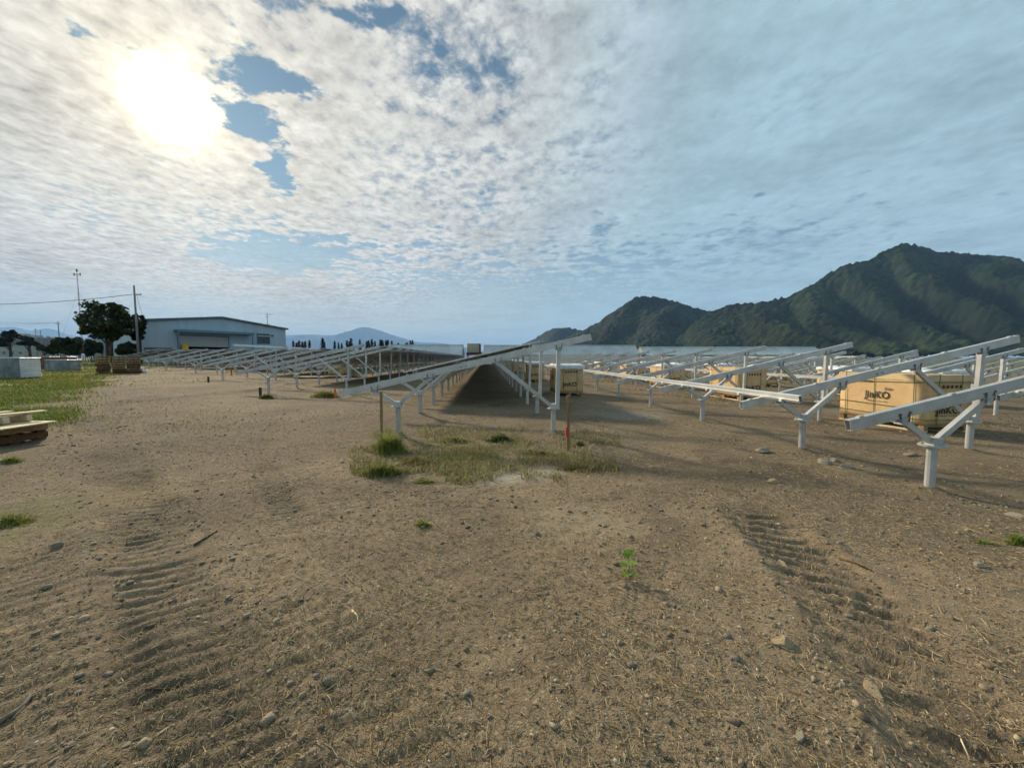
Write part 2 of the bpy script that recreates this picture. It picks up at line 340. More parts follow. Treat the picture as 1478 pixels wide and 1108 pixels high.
class MB:
    """collects simple solids into one mesh"""
    def __init__(s): s.v = []; s.f = []; s.m = []
    def add(s, vs, fs, mi=0):
        o = len(s.v); s.v += [tuple(v) for v in vs]; s.f += [[i+o for i in f] for f in fs]; s.m += [mi]*len(fs); return s
    def box(s, x0, x1, y0, y1, z0, z1, mi=0):
        vs = [(x, y, z) for z in (z0, z1) for y in (y0, y1) for x in (x0, x1)]
        return s.add(vs, [(0, 2, 3, 1), (4, 5, 7, 6), (0, 1, 5, 4), (2, 6, 7, 3), (0, 4, 6, 2), (1, 3, 7, 5)], mi)
    def bar(s, a, b, w, h, up=(0, 0, 1), mi=0, hollow=0.0, caps=True):
        """rectangular bar or tube from a to b; w across, h along up"""
        a = Vector(a); b = Vector(b); d = (b-a).normalized(); sx = d.cross(Vector(up))
        if sx.length < 1e-4: sx = d.cross(Vector((0, 1, 0)))
        sx.normalize(); uz = sx.cross(d).normalized()
        def ring(c, ww, hh): return [c+sx*ww*i/2+uz*hh*j/2 for i, j in ((-1, -1), (1, -1), (1, 1), (-1, 1))]
        if not hollow:
            vs = ring(a, w, h)+ring(b, w, h)
            fs = [(i, (i+1) % 4, 4+(i+1) % 4, 4+i) for i in range(4)]
            if caps: fs += [(3, 2, 1, 0), (4, 5, 6, 7)]
            return s.add(vs, fs, mi)
        t = hollow*2
        vs = ring(a, w, h)+ring(b, w, h)+ring(a, w-t, h-t)+ring(b, w-t, h-t)
        fs = []
        for i in range(4):
            j = (i+1) % 4
            fs += [(i, j, 4+j, 4+i), (8+j, 8+i, 12+i, 12+j), (j, i, 8+i, 8+j), (4+i, 4+j, 12+j, 12+i)]
        return s.add(vs, fs, mi)
    def tube(s, pts, rad, n=8, mi=0, caps=True):
        pts = [Vector(p) for p in pts]; rs = rad if isinstance(rad, (list, tuple)) else [rad]*len(pts)
        vs = []; ref = Vector((0, 0, 1))
        for i, p in enumerate(pts):
            d = (pts[min(i+1, len(pts)-1)]-pts[max(i-1, 0)]).normalized()
            if abs(d.dot(ref)) > .95: ref = Vector((1, 0, 0))
            x = d.cross(ref).normalized(); y = x.cross(d)
            vs += [p+(x*math.cos(2*math.pi*k/n)+y*math.sin(2*math.pi*k/n))*rs[i] for k in range(n)]
        fs = [(i*n+k, i*n+(k+1) % n, (i+1)*n+(k+1) % n, (i+1)*n+k) for i in range(len(pts)-1) for k in range(n)]
        if caps: fs += [tuple(range(n))[::-1], tuple((len(pts)-1)*n+k for k in range(n))]
        return s.add(vs, fs, mi)
    def mesh(s, name, mats, smooth=False):
        me = bpy.data.meshes.new(name); me.from_pydata(s.v, [], s.f)
        for mm in ([mats] if isinstance(mats, str) else mats): me.materials.append(MATS[mm])
        me.polygons.foreach_set('material_index', s.m)
        if smooth: me.polygons.foreach_set('use_smooth', [True]*len(s.f))
        me.update(); return me
    def obj(s, name, mats, parent=None, loc=None, rotz=None, smooth=False, bevel=0.0):
        o = link(name, s.mesh(name, mats, smooth), parent, loc, rotz)
        if bevel:
            b = o.modifiers.new('bevel', 'BEVEL'); b.width = bevel; b.segments = 2; b.limit_method = 'ANGLE'
        return o
def stuff(o): o['kind'] = 'stuff'; return o
def structure(o): o['kind'] = 'structure'; return o

# ------------------------------------------------------------------ ground: one sheet to the horizon
def axis(lo, hi, step, far, grow=1.07, top=1e9):
    a = list(np.arange(lo, hi, step)); d = step
    while a[-1] < far: d = min(d*grow, top); a.append(a[-1]+d)
    b = []; d = step; x = lo
    while x > -far: d = min(d*grow, top); x -= d; b.append(x)
    return np.array(b[::-1]+a)
def build_ground():
    xs = axis(-3.2, 3.4, .022, 26000, 1.028); ys = axis(1.15, 4.2, .018, 26000, 1.026)
    ys = ys[ys > -400]; ys = np.concatenate([[-4000], ys])
    X, Y = np.meshgrid(xs, ys); Z = terrain(X, Y)
    V = np.column_stack([X.ravel(), Y.ravel(), Z.ravel()])
    nx, ny = len(xs), len(ys); i = np.arange(nx*ny).reshape(ny, nx)
    Fq = np.column_stack([i[:-1, :-1].ravel(), i[:-1, 1:].ravel(), i[1:, 1:].ravel(), i[1:, :-1].ravel()])
    # darker soil with damp ruts, paler soil, or soil grown over: R, G, B of one attribute
    r = np.hypot(X, Y); damp = sstep(fbm(X*.55, Y*.55, 5, 201, .6), .02, .22)*.55+sstep(fbm(X*2.2, Y*2.2, 4, 203, .6), .05, .25)*.35
    for pix, hw, w in RUTS:
        dist = polydist(np.array([flat_hit(*q) for q in pix]), X, Y)[0]+.35*fbm(X*1.5, Y*1.5, 4, 205)
        damp = np.maximum(damp, 1.0*w*(1-sstep(dist, hw*.5, hw*1.3))*(.45+1.1*np.clip(fbm(X*1.2, Y*1.2, 4, 207)+.4, 0, 1)))
    dry = sstep(fbm(X*.4+9, Y*.4, 5, 211, .6), .03, .22)*.5+sstep(fbm(X*3.1, Y*3.1, 4, 213, .65), .08, .28)*.45
    U = CU+F_PX*X/np.maximum(Y, .3); Vv = HORIZON+F_PX*(EYE-Z)/np.maximum(Y, .3)
    lim = np.interp(Vv, GV, GU)
    green = (1-sstep(U+60*fbm(X*.4, Y*.4, 5, 5, .6), lim-70, lim+10))*(Y > 5)*(.40+.9*fbm(X*.7, Y*.7, 4, 221))
    gx, gy = hit(5, 750); green = np.maximum(green, .28*(1-sstep(np.hypot((X-gx)/.9, (Y-gy)/1.1)+1.2*fbm(X*1.8, Y*1.8, 4, 223), .4, 1.1)))
    gx, gy = hit(690, 650); green = np.maximum(green, .22*(1-sstep(np.hypot((X-gx)/2.1, (Y-gy)/.7)+1.4*fbm(X*2, Y*2, 4, 225), .4, 1.1)))
    dry = np.maximum(dry, .30*(1-sstep(r, 3.5, 7)))*(1-.75*sstep(r, 4, 9)); damp = np.maximum(damp, .50*sstep(r, 3.5, 9)*(1+.9*fbm(X*.35, Y*.35, 4, 231)+.5*fbm(X*1.6, Y*1.6, 4, 233)))  # ground made paler near the camera and darker farther off
    fade = 1-sstep(r, 110, 170)
    colr = np.column_stack([np.clip(k*fade, 0, 1).ravel() for k in (damp, dry, green)])
    print('ground', nx, ny, len(Fq))
    structure(link('ground', mesh_np('ground', V, Fq, 'dirt', True, colr)))
build_ground()

# ------------------------------------------------------------------ hills
def crest_profile(pix, Y):
    q = [at_depth(u, v, Y) for u, v in pix]
    return np.array([a.x for a in q]), np.array([a.z for a in q])
def worley(x, y, size, seed=0):
    xi = np.floor(x/size).astype(np.int64); yi = np.floor(y/size).astype(np.int64); best = np.full(x.shape, 9.0); cid = np.zeros(x.shape)
    for dx in (-1, 0, 1):
        for dy in (-1, 0, 1):
            a, b = xi+dx, yi+dy
            h1 = _tab[(a*7919+b*104729+seed*31) % 65536]; h2 = _tab[(a*15731+b*7919+seed*77+11) % 65536]
            d = np.hypot(x/size-a-h1, y/size-b-h2); m = d < best
            best = np.where(m, d, best); cid = np.where(m, h1, cid)
    return best, cid
def hill(name, pix, Y, depth, step, crown, mname, seed, spur=.30, spur_len=170.0, back=.6, tint=(.92, 1, 1)):
    cx, cz = crest_profile(pix, Y)
    xs = np.arange(cx[0], cx[-1], step); H = np.interp(xs, cx, cz)
    k = max(3, int(18/step)); H = np.convolve(np.pad(H, k, 'edge'), np.ones(2*k+1)/(2*k+1), 'valid')
    ts = np.concatenate([-np.arange(step, depth*back, step*2)[::-1], np.arange(0, depth, step)])
    X, Tt = np.meshgrid(xs, ts); Hc = np.broadcast_to(H, X.shape)
    tn = np.clip(np.abs(Tt)/np.where(Tt < 0, depth*back, depth), 0, 1)
    base = Hc*(1-tn)**1.15
    # spurs and gullies running down towards the plain
    sx = X+Tt*.45+60*fbm(X/260, Tt/260, 2, seed+5)
    ridge = .5+.5*np.cos(2*np.pi*(sx/spur_len+.9*fbm(X/300, Tt/500, 3, seed)))
    ridge2 = .5+fbm(sx/(spur_len*.45), Tt/220, 4, seed+8)*1.3
    env = np.sin(np.pi*np.clip(tn, 0, 1))**.8
    Z = base+Hc*env*(spur*.85*(ridge-.60)+spur*.8*(ridge2-.55))
    Z += 14*fbm(X/60, Tt/60, 4, seed+2)*np.minimum(1, Hc/80)*env
    col = None
    if crown:
        d, cid = worley(X, Tt, crown, seed); d2, cid2 = worley(X+40, Tt, crown*1.9, seed+3)
        Z += np.maximum(0, 1-d*d*1.1)*crown*.8*(.4+cid)+np.maximum(0, 1-d2*d2)*crown*.35
        g = fbm(X/180, Tt/180, 4, seed+6)
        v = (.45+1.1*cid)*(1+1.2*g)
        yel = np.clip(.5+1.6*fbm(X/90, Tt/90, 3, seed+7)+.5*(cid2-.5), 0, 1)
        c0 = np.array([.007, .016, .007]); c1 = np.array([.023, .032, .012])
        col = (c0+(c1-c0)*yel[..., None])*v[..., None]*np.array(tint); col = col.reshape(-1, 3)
    Z = np.where(tn > .999, -6, Z)-1.0
    V = np.column_stack([X.ravel(), (Y-Tt).ravel(), Z.ravel()])
    ny, nx = X.shape; i = np.arange(nx*ny).reshape(ny, nx)
    Fq = np.column_stack([i[:-1, :-1].ravel(), i[1:, :-1].ravel(), i[1:, 1:].ravel(), i[:-1, 1:].ravel()])
    print(name, nx, ny)
    return structure(link(name, mesh_np(name, V, Fq, mname, True, col)))
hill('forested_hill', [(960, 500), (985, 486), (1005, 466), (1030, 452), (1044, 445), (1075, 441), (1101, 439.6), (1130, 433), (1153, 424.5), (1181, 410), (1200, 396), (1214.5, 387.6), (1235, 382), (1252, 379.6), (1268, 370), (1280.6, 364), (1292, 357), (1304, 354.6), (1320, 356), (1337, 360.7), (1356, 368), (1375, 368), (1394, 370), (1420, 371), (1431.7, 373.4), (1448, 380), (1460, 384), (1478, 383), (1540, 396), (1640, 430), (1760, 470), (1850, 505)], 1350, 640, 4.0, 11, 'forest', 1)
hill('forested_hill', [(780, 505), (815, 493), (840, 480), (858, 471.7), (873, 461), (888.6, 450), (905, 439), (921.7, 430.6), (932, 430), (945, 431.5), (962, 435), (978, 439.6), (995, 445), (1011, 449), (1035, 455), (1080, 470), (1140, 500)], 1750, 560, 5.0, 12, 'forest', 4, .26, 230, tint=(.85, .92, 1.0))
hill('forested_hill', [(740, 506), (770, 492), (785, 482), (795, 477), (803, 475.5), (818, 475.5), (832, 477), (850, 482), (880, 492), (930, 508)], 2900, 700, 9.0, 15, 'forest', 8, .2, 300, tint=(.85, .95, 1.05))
hill('far_mountain', [(-140, 478), (-60, 470), (0, 473), (18, 471), (30, 474), (45, 478), (58, 475), (72, 473), (82, 477), (100, 484), (130, 487), (170, 482), (210, 481), (260, 485), (320, 488), (380, 486), (420, 483.5), (440, 482.6), (460, 483), (480, 484.5), (501, 478.6), (515, 473.5), (525, 471), (537, 473.5), (554, 478.6), (570, 484.7), (582, 487.7), (598, 493), (614, 494), (640, 495), (680, 503), (720, 512)], 17000, 4500, 80, 0, 'far_hill', 11, .35, 1500)
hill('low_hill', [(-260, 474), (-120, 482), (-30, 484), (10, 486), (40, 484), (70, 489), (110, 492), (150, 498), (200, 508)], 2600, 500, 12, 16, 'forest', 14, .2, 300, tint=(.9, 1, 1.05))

# ------------------------------------------------------------------ mounting rows
ZL, SLOPE = .93, .2267                                              # rafter top at its low end, rise per metre
def rt(q): return ZL+SLOPE*(q+1.15)                                 # rafter top over the distance q from the low pile
TH = math.atan(SLOPE); RH = .135
def frame_meshes():
    M = {}
    up = (-math.sin(TH), 0, math.cos(TH))
    b = MB(); o = RH/2
    b.bar((-1.15, 0, rt(-1.15)-o), (4.01, 0, rt(4.01)-o), .075, RH, up, 0, .007)
    for q in (-1.0, .2, 1.35, 2.6, 3.85):                           # small clips along the top
        b.bar((q-.03, 0, rt(q-.03)+.008), (q+.03, 0, rt(q+.03)+.008), .05, .016, up)
    b.bar((-1.15, -.0395, rt(-1.15)-o-.03), (4.01, -.0395, rt(4.01)-o-.03), .004, .018, up)
    for q in (-.52, -.38, .60, .74, 1.99, 2.13, 3.26, 3.40, 1.30, 1.40):   # bolt heads on both faces
        for y in (-.043, .043): b.box(q-.011, q+.011, y-.006, y+.006, rt(q)-RH*.62-.011, rt(q)-RH*.62+.011, 1)
    M['rafter'] = b.mesh('rafter', ['steel', 'bolt'])
    def pile(h, zl):
        b = MB(); b.tube([(0, 0, -.5), (0, 0, h)], .052, 12)
        m = b.mesh('pile', 'steel', False)
        c = MB(); c.tube([(0, 0, h-.012), (0, 0, h+.008)], .135, 16); c.box(-.062, .062, -.062, .062, h+.008, h+.10)
        for a in (0, 1, 2, 3):
            x, y = .1*math.cos(a*1.57+.78), .1*math.sin(a*1.57+.78); c.tube([(x, y, h+.008), (x, y, h+.03)], .012, 6)
        return m, c.mesh('collar', 'steel')
    M['pile_lo'], M['collar_lo'] = pile(.60, 0); M['pile_hi'], M['collar_hi'] = pile(.53, 0)
    def strut(a, b_, w=.06, h=.07):
        b = MB(); b.bar(a, b_, w, h, (0, 1, 0) if abs(a[0]-b_[0]) < .02 else (0, 0, 1)); return b.mesh('strut', 'steel')
    M['strut_a'] = strut((-.05, 0, .655), (-.45, 0, rt(-.45)-RH-.03))
    M['strut_b'] = strut((.05, 0, .66), (.67, 0, rt(.67)-RH-.03))
    M['strut_c'] = strut((3.17, 0, .59), (2.06, 0, rt(2.06)-RH-.03))
    M['post'] = strut((3.31, 0, .545), (3.33, 0, rt(3.33)-RH-.02), .07, .08)
    def clamp(q):
        b = MB(); z = rt(q)-RH
        b.bar((q-.07, 0, rt(q-.07)-RH-.012), (q+.07, 0, rt(q+.07)-RH-.012), .10, .024, up, 0)
        for dx in (-.055, .055):
            for y in (-.047, .047):
                b.bar((q+dx, y, z-.05), (q+dx, y, z+.055), .012, .012, (0, 1, 0), 1)
        b.box(q-.04, q+.04, -.05, .05, z-.085, z-.015, 0)
        return b.mesh('clamp', ['clamp', 'bolt'])
    for nm, q in (('clamp_a', -.45), ('clamp_b', .67), ('clamp_c', 2.06), ('clamp_d', 3.33)): M[nm] = clamp(q)
    b = MB(); L, W = 2.27, 1.125
    for (x0, x1, y0, y1) in ((0, L, 0, .03), (0, L, W-.03, W), (0, .03, .03, W-.03), (L-.03, L, .03, W-.03)): b.box(x0, x1, y0, y1, 0, .035, 0)
    b.box(.03, L-.03, .03, W-.03, .024, .031, 1)
    M['panel'] = b.mesh('solar_panel', ['alu', 'cells'])
    return M
FM = frame_meshes()
def purlin(root, q, s0, s1):
    b = MB(); z = rt(q)+.053; up = (-math.sin(TH), 0, math.cos(TH))
    b.bar((q, s0, z), (q, s1, z), .06, .104, up, 0, .005)
    for dz in (-.03, .03): b.bar((q-.032, s0, z+dz), (q-.032, s1, z+dz), .010, .012, up, 0)
    n = 0; s = s0+.35
    while s < s1 and n < 14:                                        # clip lugs under the rail
        b.box(q-.05, q-.033, s-.03, s+.03, z-.075, z-.03); s += 1.05; n += 1
    b.obj('rail', 'alu', root)
def frame_parts(root, s, detail=True):
    def put(n, m, par=root, loc=(0, s, 0)): return link(n, FM[m], par, loc)
    put('rafter', 'rafter')
    a = put('pile', 'pile_lo'); put('collar', 'collar_lo', a, (0, 0, 0))
    a = put('pile', 'pile_hi', root, (3.23, s, 0)); put('collar', 'collar_hi', a, (0, 0, 0))
    st = [put('strut', 'strut_a'), put('strut', 'strut_b'), put('strut', 'strut_c'), put('post', 'post')]
    if detail:
        for i, n in enumerate('abcd'): put('clamp', 'clamp_'+n, st[i], (0, 0, 0))
def join_far(root, name, items, mats):
    V = []; Fs = []; Ms = []; off = 0
    for me, loc in items:
        for v in me.vertices: V.append((v.co.x+loc[0], v.co.y+loc[1], v.co.z+loc[2]))
        for p in me.polygons: Fs.append([i+off for i in p.vertices]); Ms.append(p.material_index)
        off = len(V)
    me = bpy.data.meshes.new(name); me.from_pydata(V, [], Fs)
    for mm in mats: me.materials.append(MATS[mm])
    me.polygons.foreach_set('material_index', Ms); me.update()
    return stuff(link(name, me, root))
def row(pl, s_list, label, panels=None, rails=(), near=14, ptop=40, end=100.0, cat='solar rack', pend=98.0):
    x, y = ps(pl, 0); z = -0.013*max(-58, min(45, pl+1.6))
    root = thing('solar_rack', label, cat, (x, y, z), ROW, 'racks of the solar field')
    far = []
    for i, s in enumerate(s_list):
        if i < near: frame_parts(root, s, i < 8)
        else:
            far += [(FM['rafter'], (0, s, 0)), (FM['pile_lo'], (0, s, 0)), (FM['pile_hi'], (3.23, s, 0))]
            far += [(FM[k], (0, s, 0)) for k in ('strut_a', 'strut_b', 'strut_c', 'post')]
    if far: join_far(root, 'far_frames', far, ['steel', 'bolt'])
    for q, a, b in rails: purlin(root, q, a, b)
    if panels is not None:
        for q in (-.45, .85, 1.95, 3.25): purlin(root, q, panels-.25, pend)
        n = 0; s = panels; far = []
        q0 = (-.83, -.83+2.29*math.cos(TH)); rot = (0, -TH, 0)
        while s < pend:
            for q in q0:
                loc = (q-.108*math.sin(TH), s, rt(q)+.108*math.cos(TH))
                if n < ptop*2:
                    o = link('solar_panel', FM['panel'], root, loc); o.rotation_euler = rot
                else: far.append(loc)
                n += 1
            s += 1.145
        if far:
            me = FM['panel']; V0 = np.array([v.co for v in me.vertices]); c, s_ = math.cos(TH), math.sin(TH)
            V1 = np.column_stack([V0[:, 0]*c-V0[:, 2]*s_, V0[:, 1], V0[:, 0]*s_+V0[:, 2]*c])
            F0 = np.array([list(p.vertices) for p in me.polygons]); mi = [p.material_index for p in me.polygons]
            V = np.concatenate([V1+np.array(l) for l in far]); Fq = np.concatenate([F0+len(V0)*i for i in range(len(far))])
            m2 = mesh_np('far_panels', V, Fq, ['alu', 'cells']); m2.polygons.foreach_set('material_index', mi*len(far))
            stuff(link('far_panels', m2, root))
    return root
def run(a, step, end=99.0): return list(np.arange(a, end, step))
PL = [-1.82+7.4*k for k in range(-6, 7)]                            # PL[6] is the middle row
def pl(k): return PL[k+6]
row(pl(0), [8.0]+run(10.6, 2.6), 'long solar rack with dark panels in the middle, its near rafter reaching towards the camera', 12.6, near=16, ptop=60)
# the rack right of the middle: one loose frame nearest, then the row tied by its low rail
x, y = ps(pl(1), 0)
lone = thing('support_frame', 'bare white steel support frame nearest at right with no rail on it', 'support frame', (x, y, -.013*(pl(1)+1.6)), ROW)
frame_parts(lone, 4.40)
row(pl(1), [6.38]+run(9.55, 3.15), 'bare solar rack right of the middle with one white rail along its low ends', None, [(-.80, 5.53, 60.0)], near=18)
row(pl(2), run(8.1, 3.03), 'bare solar rack behind the large carton at right, with a white low rail', None, [(-.80, 6.6, 80.0)], near=16)
row(pl(3), run(14.2, 3.03), 'third bare solar rack to the right of the middle row', None, [(-.8, 32, 90)], near=12)
row(pl(4), run(20, 3.03), 'fourth bare solar rack to the right of the middle row', None, [(3.6, 30, 95)], near=8)
row(pl(5), run(26, 3.03), 'farthest bare solar rack to the right, below the forested hill', None, [(3.6, 40, 95)], near=6)
row(pl(-1), [16.9]+run(19.35, 2.5), 'solar rack left of the middle, three bare frames and then panels', 21.8, near=16, ptop=45)
row(pl(-2), run(25.4, 2.5), 'second solar rack left of the middle with a long white rail jutting out', 31.0, [(3.55, 20.9, 31.5)], near=12, ptop=25)
row(pl(-3), run(33.5, 2.5), 'third solar rack left of the middle row', 38, near=10, ptop=18)
row(pl(-4), run(40, 2.5), 'fourth solar rack left of the middle row', 43, near=8, ptop=12)
row(pl(-5), run(47, 2.5), 'fifth solar rack left of the middle row, near the warehouse', 49, near=8, ptop=12)
row(pl(-6), run(53.5, 2.5), 'leftmost solar rack covered with dark panels before the warehouse', 53.0, near=8, ptop=12)

# ------------------------------------------------------------------ cartons of panels
def text_mesh(body, size, bold=0.0, shear=0.0, extrude=.001):
    cu = bpy.data.curves.new('t', 'FONT'); cu.body = body; cu.size = size; cu.offset = bold; cu.shear = shear
    cu.extrude = extrude; cu.align_x = 'CENTER'; cu.align_y = 'CENTER'; cu.resolution_u = 3
    o = bpy.data.objects.new('t', cu); COL.objects.link(o)
    dg = bpy.context.evaluated_depsgraph_get(); me = bpy.data.meshes.new_from_object(o.evaluated_get(dg))
    bpy.data.objects.remove(o); me.materials.clear(); me.materials.append(MATS['ink']); return me
TXT = {'brand': text_mesh('JinKO', .25, .004), 'solar': text_mesh('Solar', .105, 0, .35), 'title': text_mesh('Photovoltaic Modules', .085, .003, .1), 'line': text_mesh('Building Your Trust in Solar', .045)}
CW, CL, CH, PH = 1.13, 2.08, 1.16, .14                              # width across, length along the row, carton height, pallet height
def carton_meshes():
    M = {}
    def body(seed):
        bm = bmesh.new(); bmesh.ops.create_cube(bm, size=1.0)
        bmesh.ops.subdivide_edges(bm, edges=bm.edges, cuts=7, use_grid_fill=True)
        r = random.Random(seed); px, py = r.random()*9, r.random()*9
        for v in bm.verts:
            c = v.co; k = (1-(2*c.z)**2)
            bx = .014*k*(1-(2*c.y)**2); by = .012*k*(1-(2*c.x)**2)
            n = float(fbm(np.array([c.x*3+px+c.z*2]), np.array([c.y*3+py+c.z]), 2, 5)[0])*.03
            c.x = c.x*CW+math.copysign(bx+n*.6 if abs(c.x) > .49 else 0, c.x)
            c.y = c.y*CL+math.copysign(by+n*.6 if abs(c.y) > .49 else 0, c.y)
            c.z = (c.z+.5)*CH+PH+(n*.8 if c.z > .49 else 0)
        bmesh.ops.bevel(bm, geom=[e for e in bm.edges if len(e.link_faces) == 2 and e.calc_face_angle() > .8], offset=.012, segments=2, affect='EDGES')
        me = bpy.data.meshes.new('carton'); bm.to_mesh(me); bm.free(); me.materials.append(MATS['card'])
        me.polygons.foreach_set('use_smooth', [True]*len(me.polygons)); return me
    M['body'] = [body(i) for i in range(3)]
    b = MB(); e = .022; z0, z1 = PH+CH-.13, PH+CH+.012
    b.box(-CW/2-e, CW/2+e, -CL/2-e, -CL/2-.016, z0, z1); b.box(-CW/2-e, CW/2+e, CL/2+.016, CL/2+e, z0, z1)
    b.box(-CW/2-e, -CW/2-.016, -CL/2-.016, CL/2+.016, z0, z1); b.box(CW/2+.016, CW/2+e, -CL/2-.016, CL/2+.016, z0, z1)
    b.box(-CW/2-.016, CW/2+.016, -CL/2-.016, CL/2+.016, z1-.008, z1+.0)
    M['lid'] = b.mesh('lid', 'card_lid')
    b = MB()
    for y in np.linspace(-CL/2+.06, CL/2-.06, 7): b.box(-CW/2, CW/2, y-.055, y+.055, PH-.022, PH-.001)
    M['deck'] = b.mesh('deck', 'wood')
    b = MB()
    for x in (-CW/2+.05, 0, CW/2-.05):
        for y in (-CL/2+.07, 0, CL/2-.07): b.box(x-.05, x+.05, y-.07, y+.07, .018, PH-.022)
    M['block'] = b.mesh('blocks', 'wood')
    b = MB()
    for x in (-CW/2+.05, 0, CW/2-.05): b.box(x-.05, x+.05, -CL/2, CL/2, -.03, .018)
    M['skid'] = b.mesh('skids', 'wood_pale')
    w = .016; o = .026
    def band_y(y):                                                  # round the width
        b = MB()
        for s in (-1, 1): b.bar((s*(CW/2+o), y, PH), (s*(CW/2+o), y+.03, PH+CH+.015), .004, w, (0, 1, 0))
        b.bar((-CW/2-o, y+.03, PH+CH+.016), (CW/2+o, y+.03, PH+CH+.016), w, .004); return b.mesh('strap', 'strap')
    M['bandy'] = [band_y(y) for y in (-CL/2+.22, .08, CL/2-.2)]
    def band_x(x):
        b = MB()
        for s in (-1, 1): b.bar((x, s*(CL/2+o), PH), (x, s*(CL/2+o), PH+CH+.019), w, .004, (0, 1, 0))
        b.bar((x, -CL/2-o, PH+CH+.021), (x, CL/2+o, PH+CH+.021), w, .004); return b.mesh('strap', 'strap')
    M['bandx'] = [band_x(x) for x in (-.28, .3)]
    def band_h(z, d):
        b = MB(); o2 = o+.005
        for s in (-1, 1):
            b.bar((s*(CW/2+o2), -CL/2-o2, z), (s*(CW/2+o2), CL/2+o2, z+d), .004, .013); b.bar((-CW/2-o2, s*(CL/2+o2), z+(d if s > 0 else 0)), (CW/2+o2, s*(CL/2+o2), z+(d if s > 0 else 0)), .004, .013)
        return b.mesh('strap', 'strap')
    M['bandh'] = [band_h(PH+.14, .03), band_h(PH+.36, .05), band_h(PH+CH-.16, -.06)]
    b = MB()
    for i, x in enumerate(np.linspace(-.22, .22, 5)):
        b.box(x-.026, x+.026, -.0015, .0015, -.03, .03); b.box(x-.010, x+.010, -.0015, .0015, .034, .05)
    M['icons'] = b.mesh('icons', 'ink')
    def film(seed):                                                 # loose white sheet over the top, hanging a little over the edge
        n, m = 26, 40; V = []; r = random.Random(seed); sx, sy = r.random()*50, r.random()*50
        for j in range(m):
            for i in range(n):
                fx, fy = i/(n-1)*2-1, j/(m-1)*2-1
                X, Y = fx*(CW/2+.17), fy*(CL/2+.17)
                nz = float(fbm(np.array([X*3+sx]), np.array([Y*3+sy]), 3, seed)[0])
                n2 = float(fbm(np.array([X*9+sx]), np.array([Y*9+sy]), 2, seed)[0])
                ox = max(0, abs(X)-CW/2-.03); oy = max(0, abs(Y)-CL/2-.03); ov = max(ox, oy)
                z = PH+CH+.045+max(-.015, .10*nz+.05*n2)-(ov*1.25 if ov > 0 else 0)
                X = math.copysign(min(abs(X), CW/2+.045+.06*abs(n2)), X); Y = math.copysign(min(abs(Y), CL/2+.045+.06*abs(n2)), Y)
                V.append((X, Y, z))
        Fq = [(j*n+i, j*n+i+1, (j+1)*n+i+1, (j+1)*n+i) for j in range(m-1) for i in range(n-1)]
        return mesh_np('plastic_sheet', V, Fq, 'film', True)
    M['film'] = [film(i) for i in range(4)]
    return M
CM = carton_meshes()
def carton(p, s, label, film=True, turn=0.0, full=False, i=0, straps=True):
    """p, s: centre of the footprint in the row frame"""
    x, y = ps(p, s); z = zt(x, y)
    c = thing('panel_carton', label, 'carton', (x, y, z+.01), ROW+R(turn), 'cartons of solar panels')
    body = link('carton', CM['body'][i % 3], c); link('lid', CM['lid'], c)
    pal = link('pallet_deck', CM['deck'], c); link('blocks', CM['block'], pal); link('skids', CM['skid'], pal)
    if straps:
        for k in CM['bandy']+CM['bandx']: link('strap', k, c)
        if full:
            for k in CM['bandh']: link('strap', k, c)
    def face(me, side, a, zz, nm):
        o = link(nm, me, body); off = .031
        if side == 'w': o.location = (-CW/2-off, a, zz); o.rotation_euler = (math.pi/2, 0, -math.pi/2)
        else: o.location = (a, -CL/2-off, zz); o.rotation_euler = (math.pi/2, 0, 0)
    face(TXT['brand'], 'w', .02, PH+.62, 'lettering'); face(TXT['brand'], 's', -.02, PH+.36, 'lettering')
    if full:
        face(TXT['solar'], 'w', -.24, PH+.79, 'lettering'); face(TXT['title'], 'w', .52, PH+.97, 'lettering')
        face(TXT['line'], 'w', .02, PH+.47, 'lettering'); face(TXT['line'], 's', -.02, PH+.24, 'lettering')
        face(TXT['solar'], 's', .2, PH+.50, 'lettering')
    o = link('printed_icons', CM['icons'], body, (.04, -CL/2-.031, PH+CH-.26))
    if film: tag(link('plastic_sheet', CM['film'][i % 4], c), '', '') if False else link('plastic_sheet', CM['film'][i % 4], c)
    return c
carton(10.56, 9.15, 'large brown carton with black lettering and green straps behind the nearest right frames', False, 1.5, True, 0)
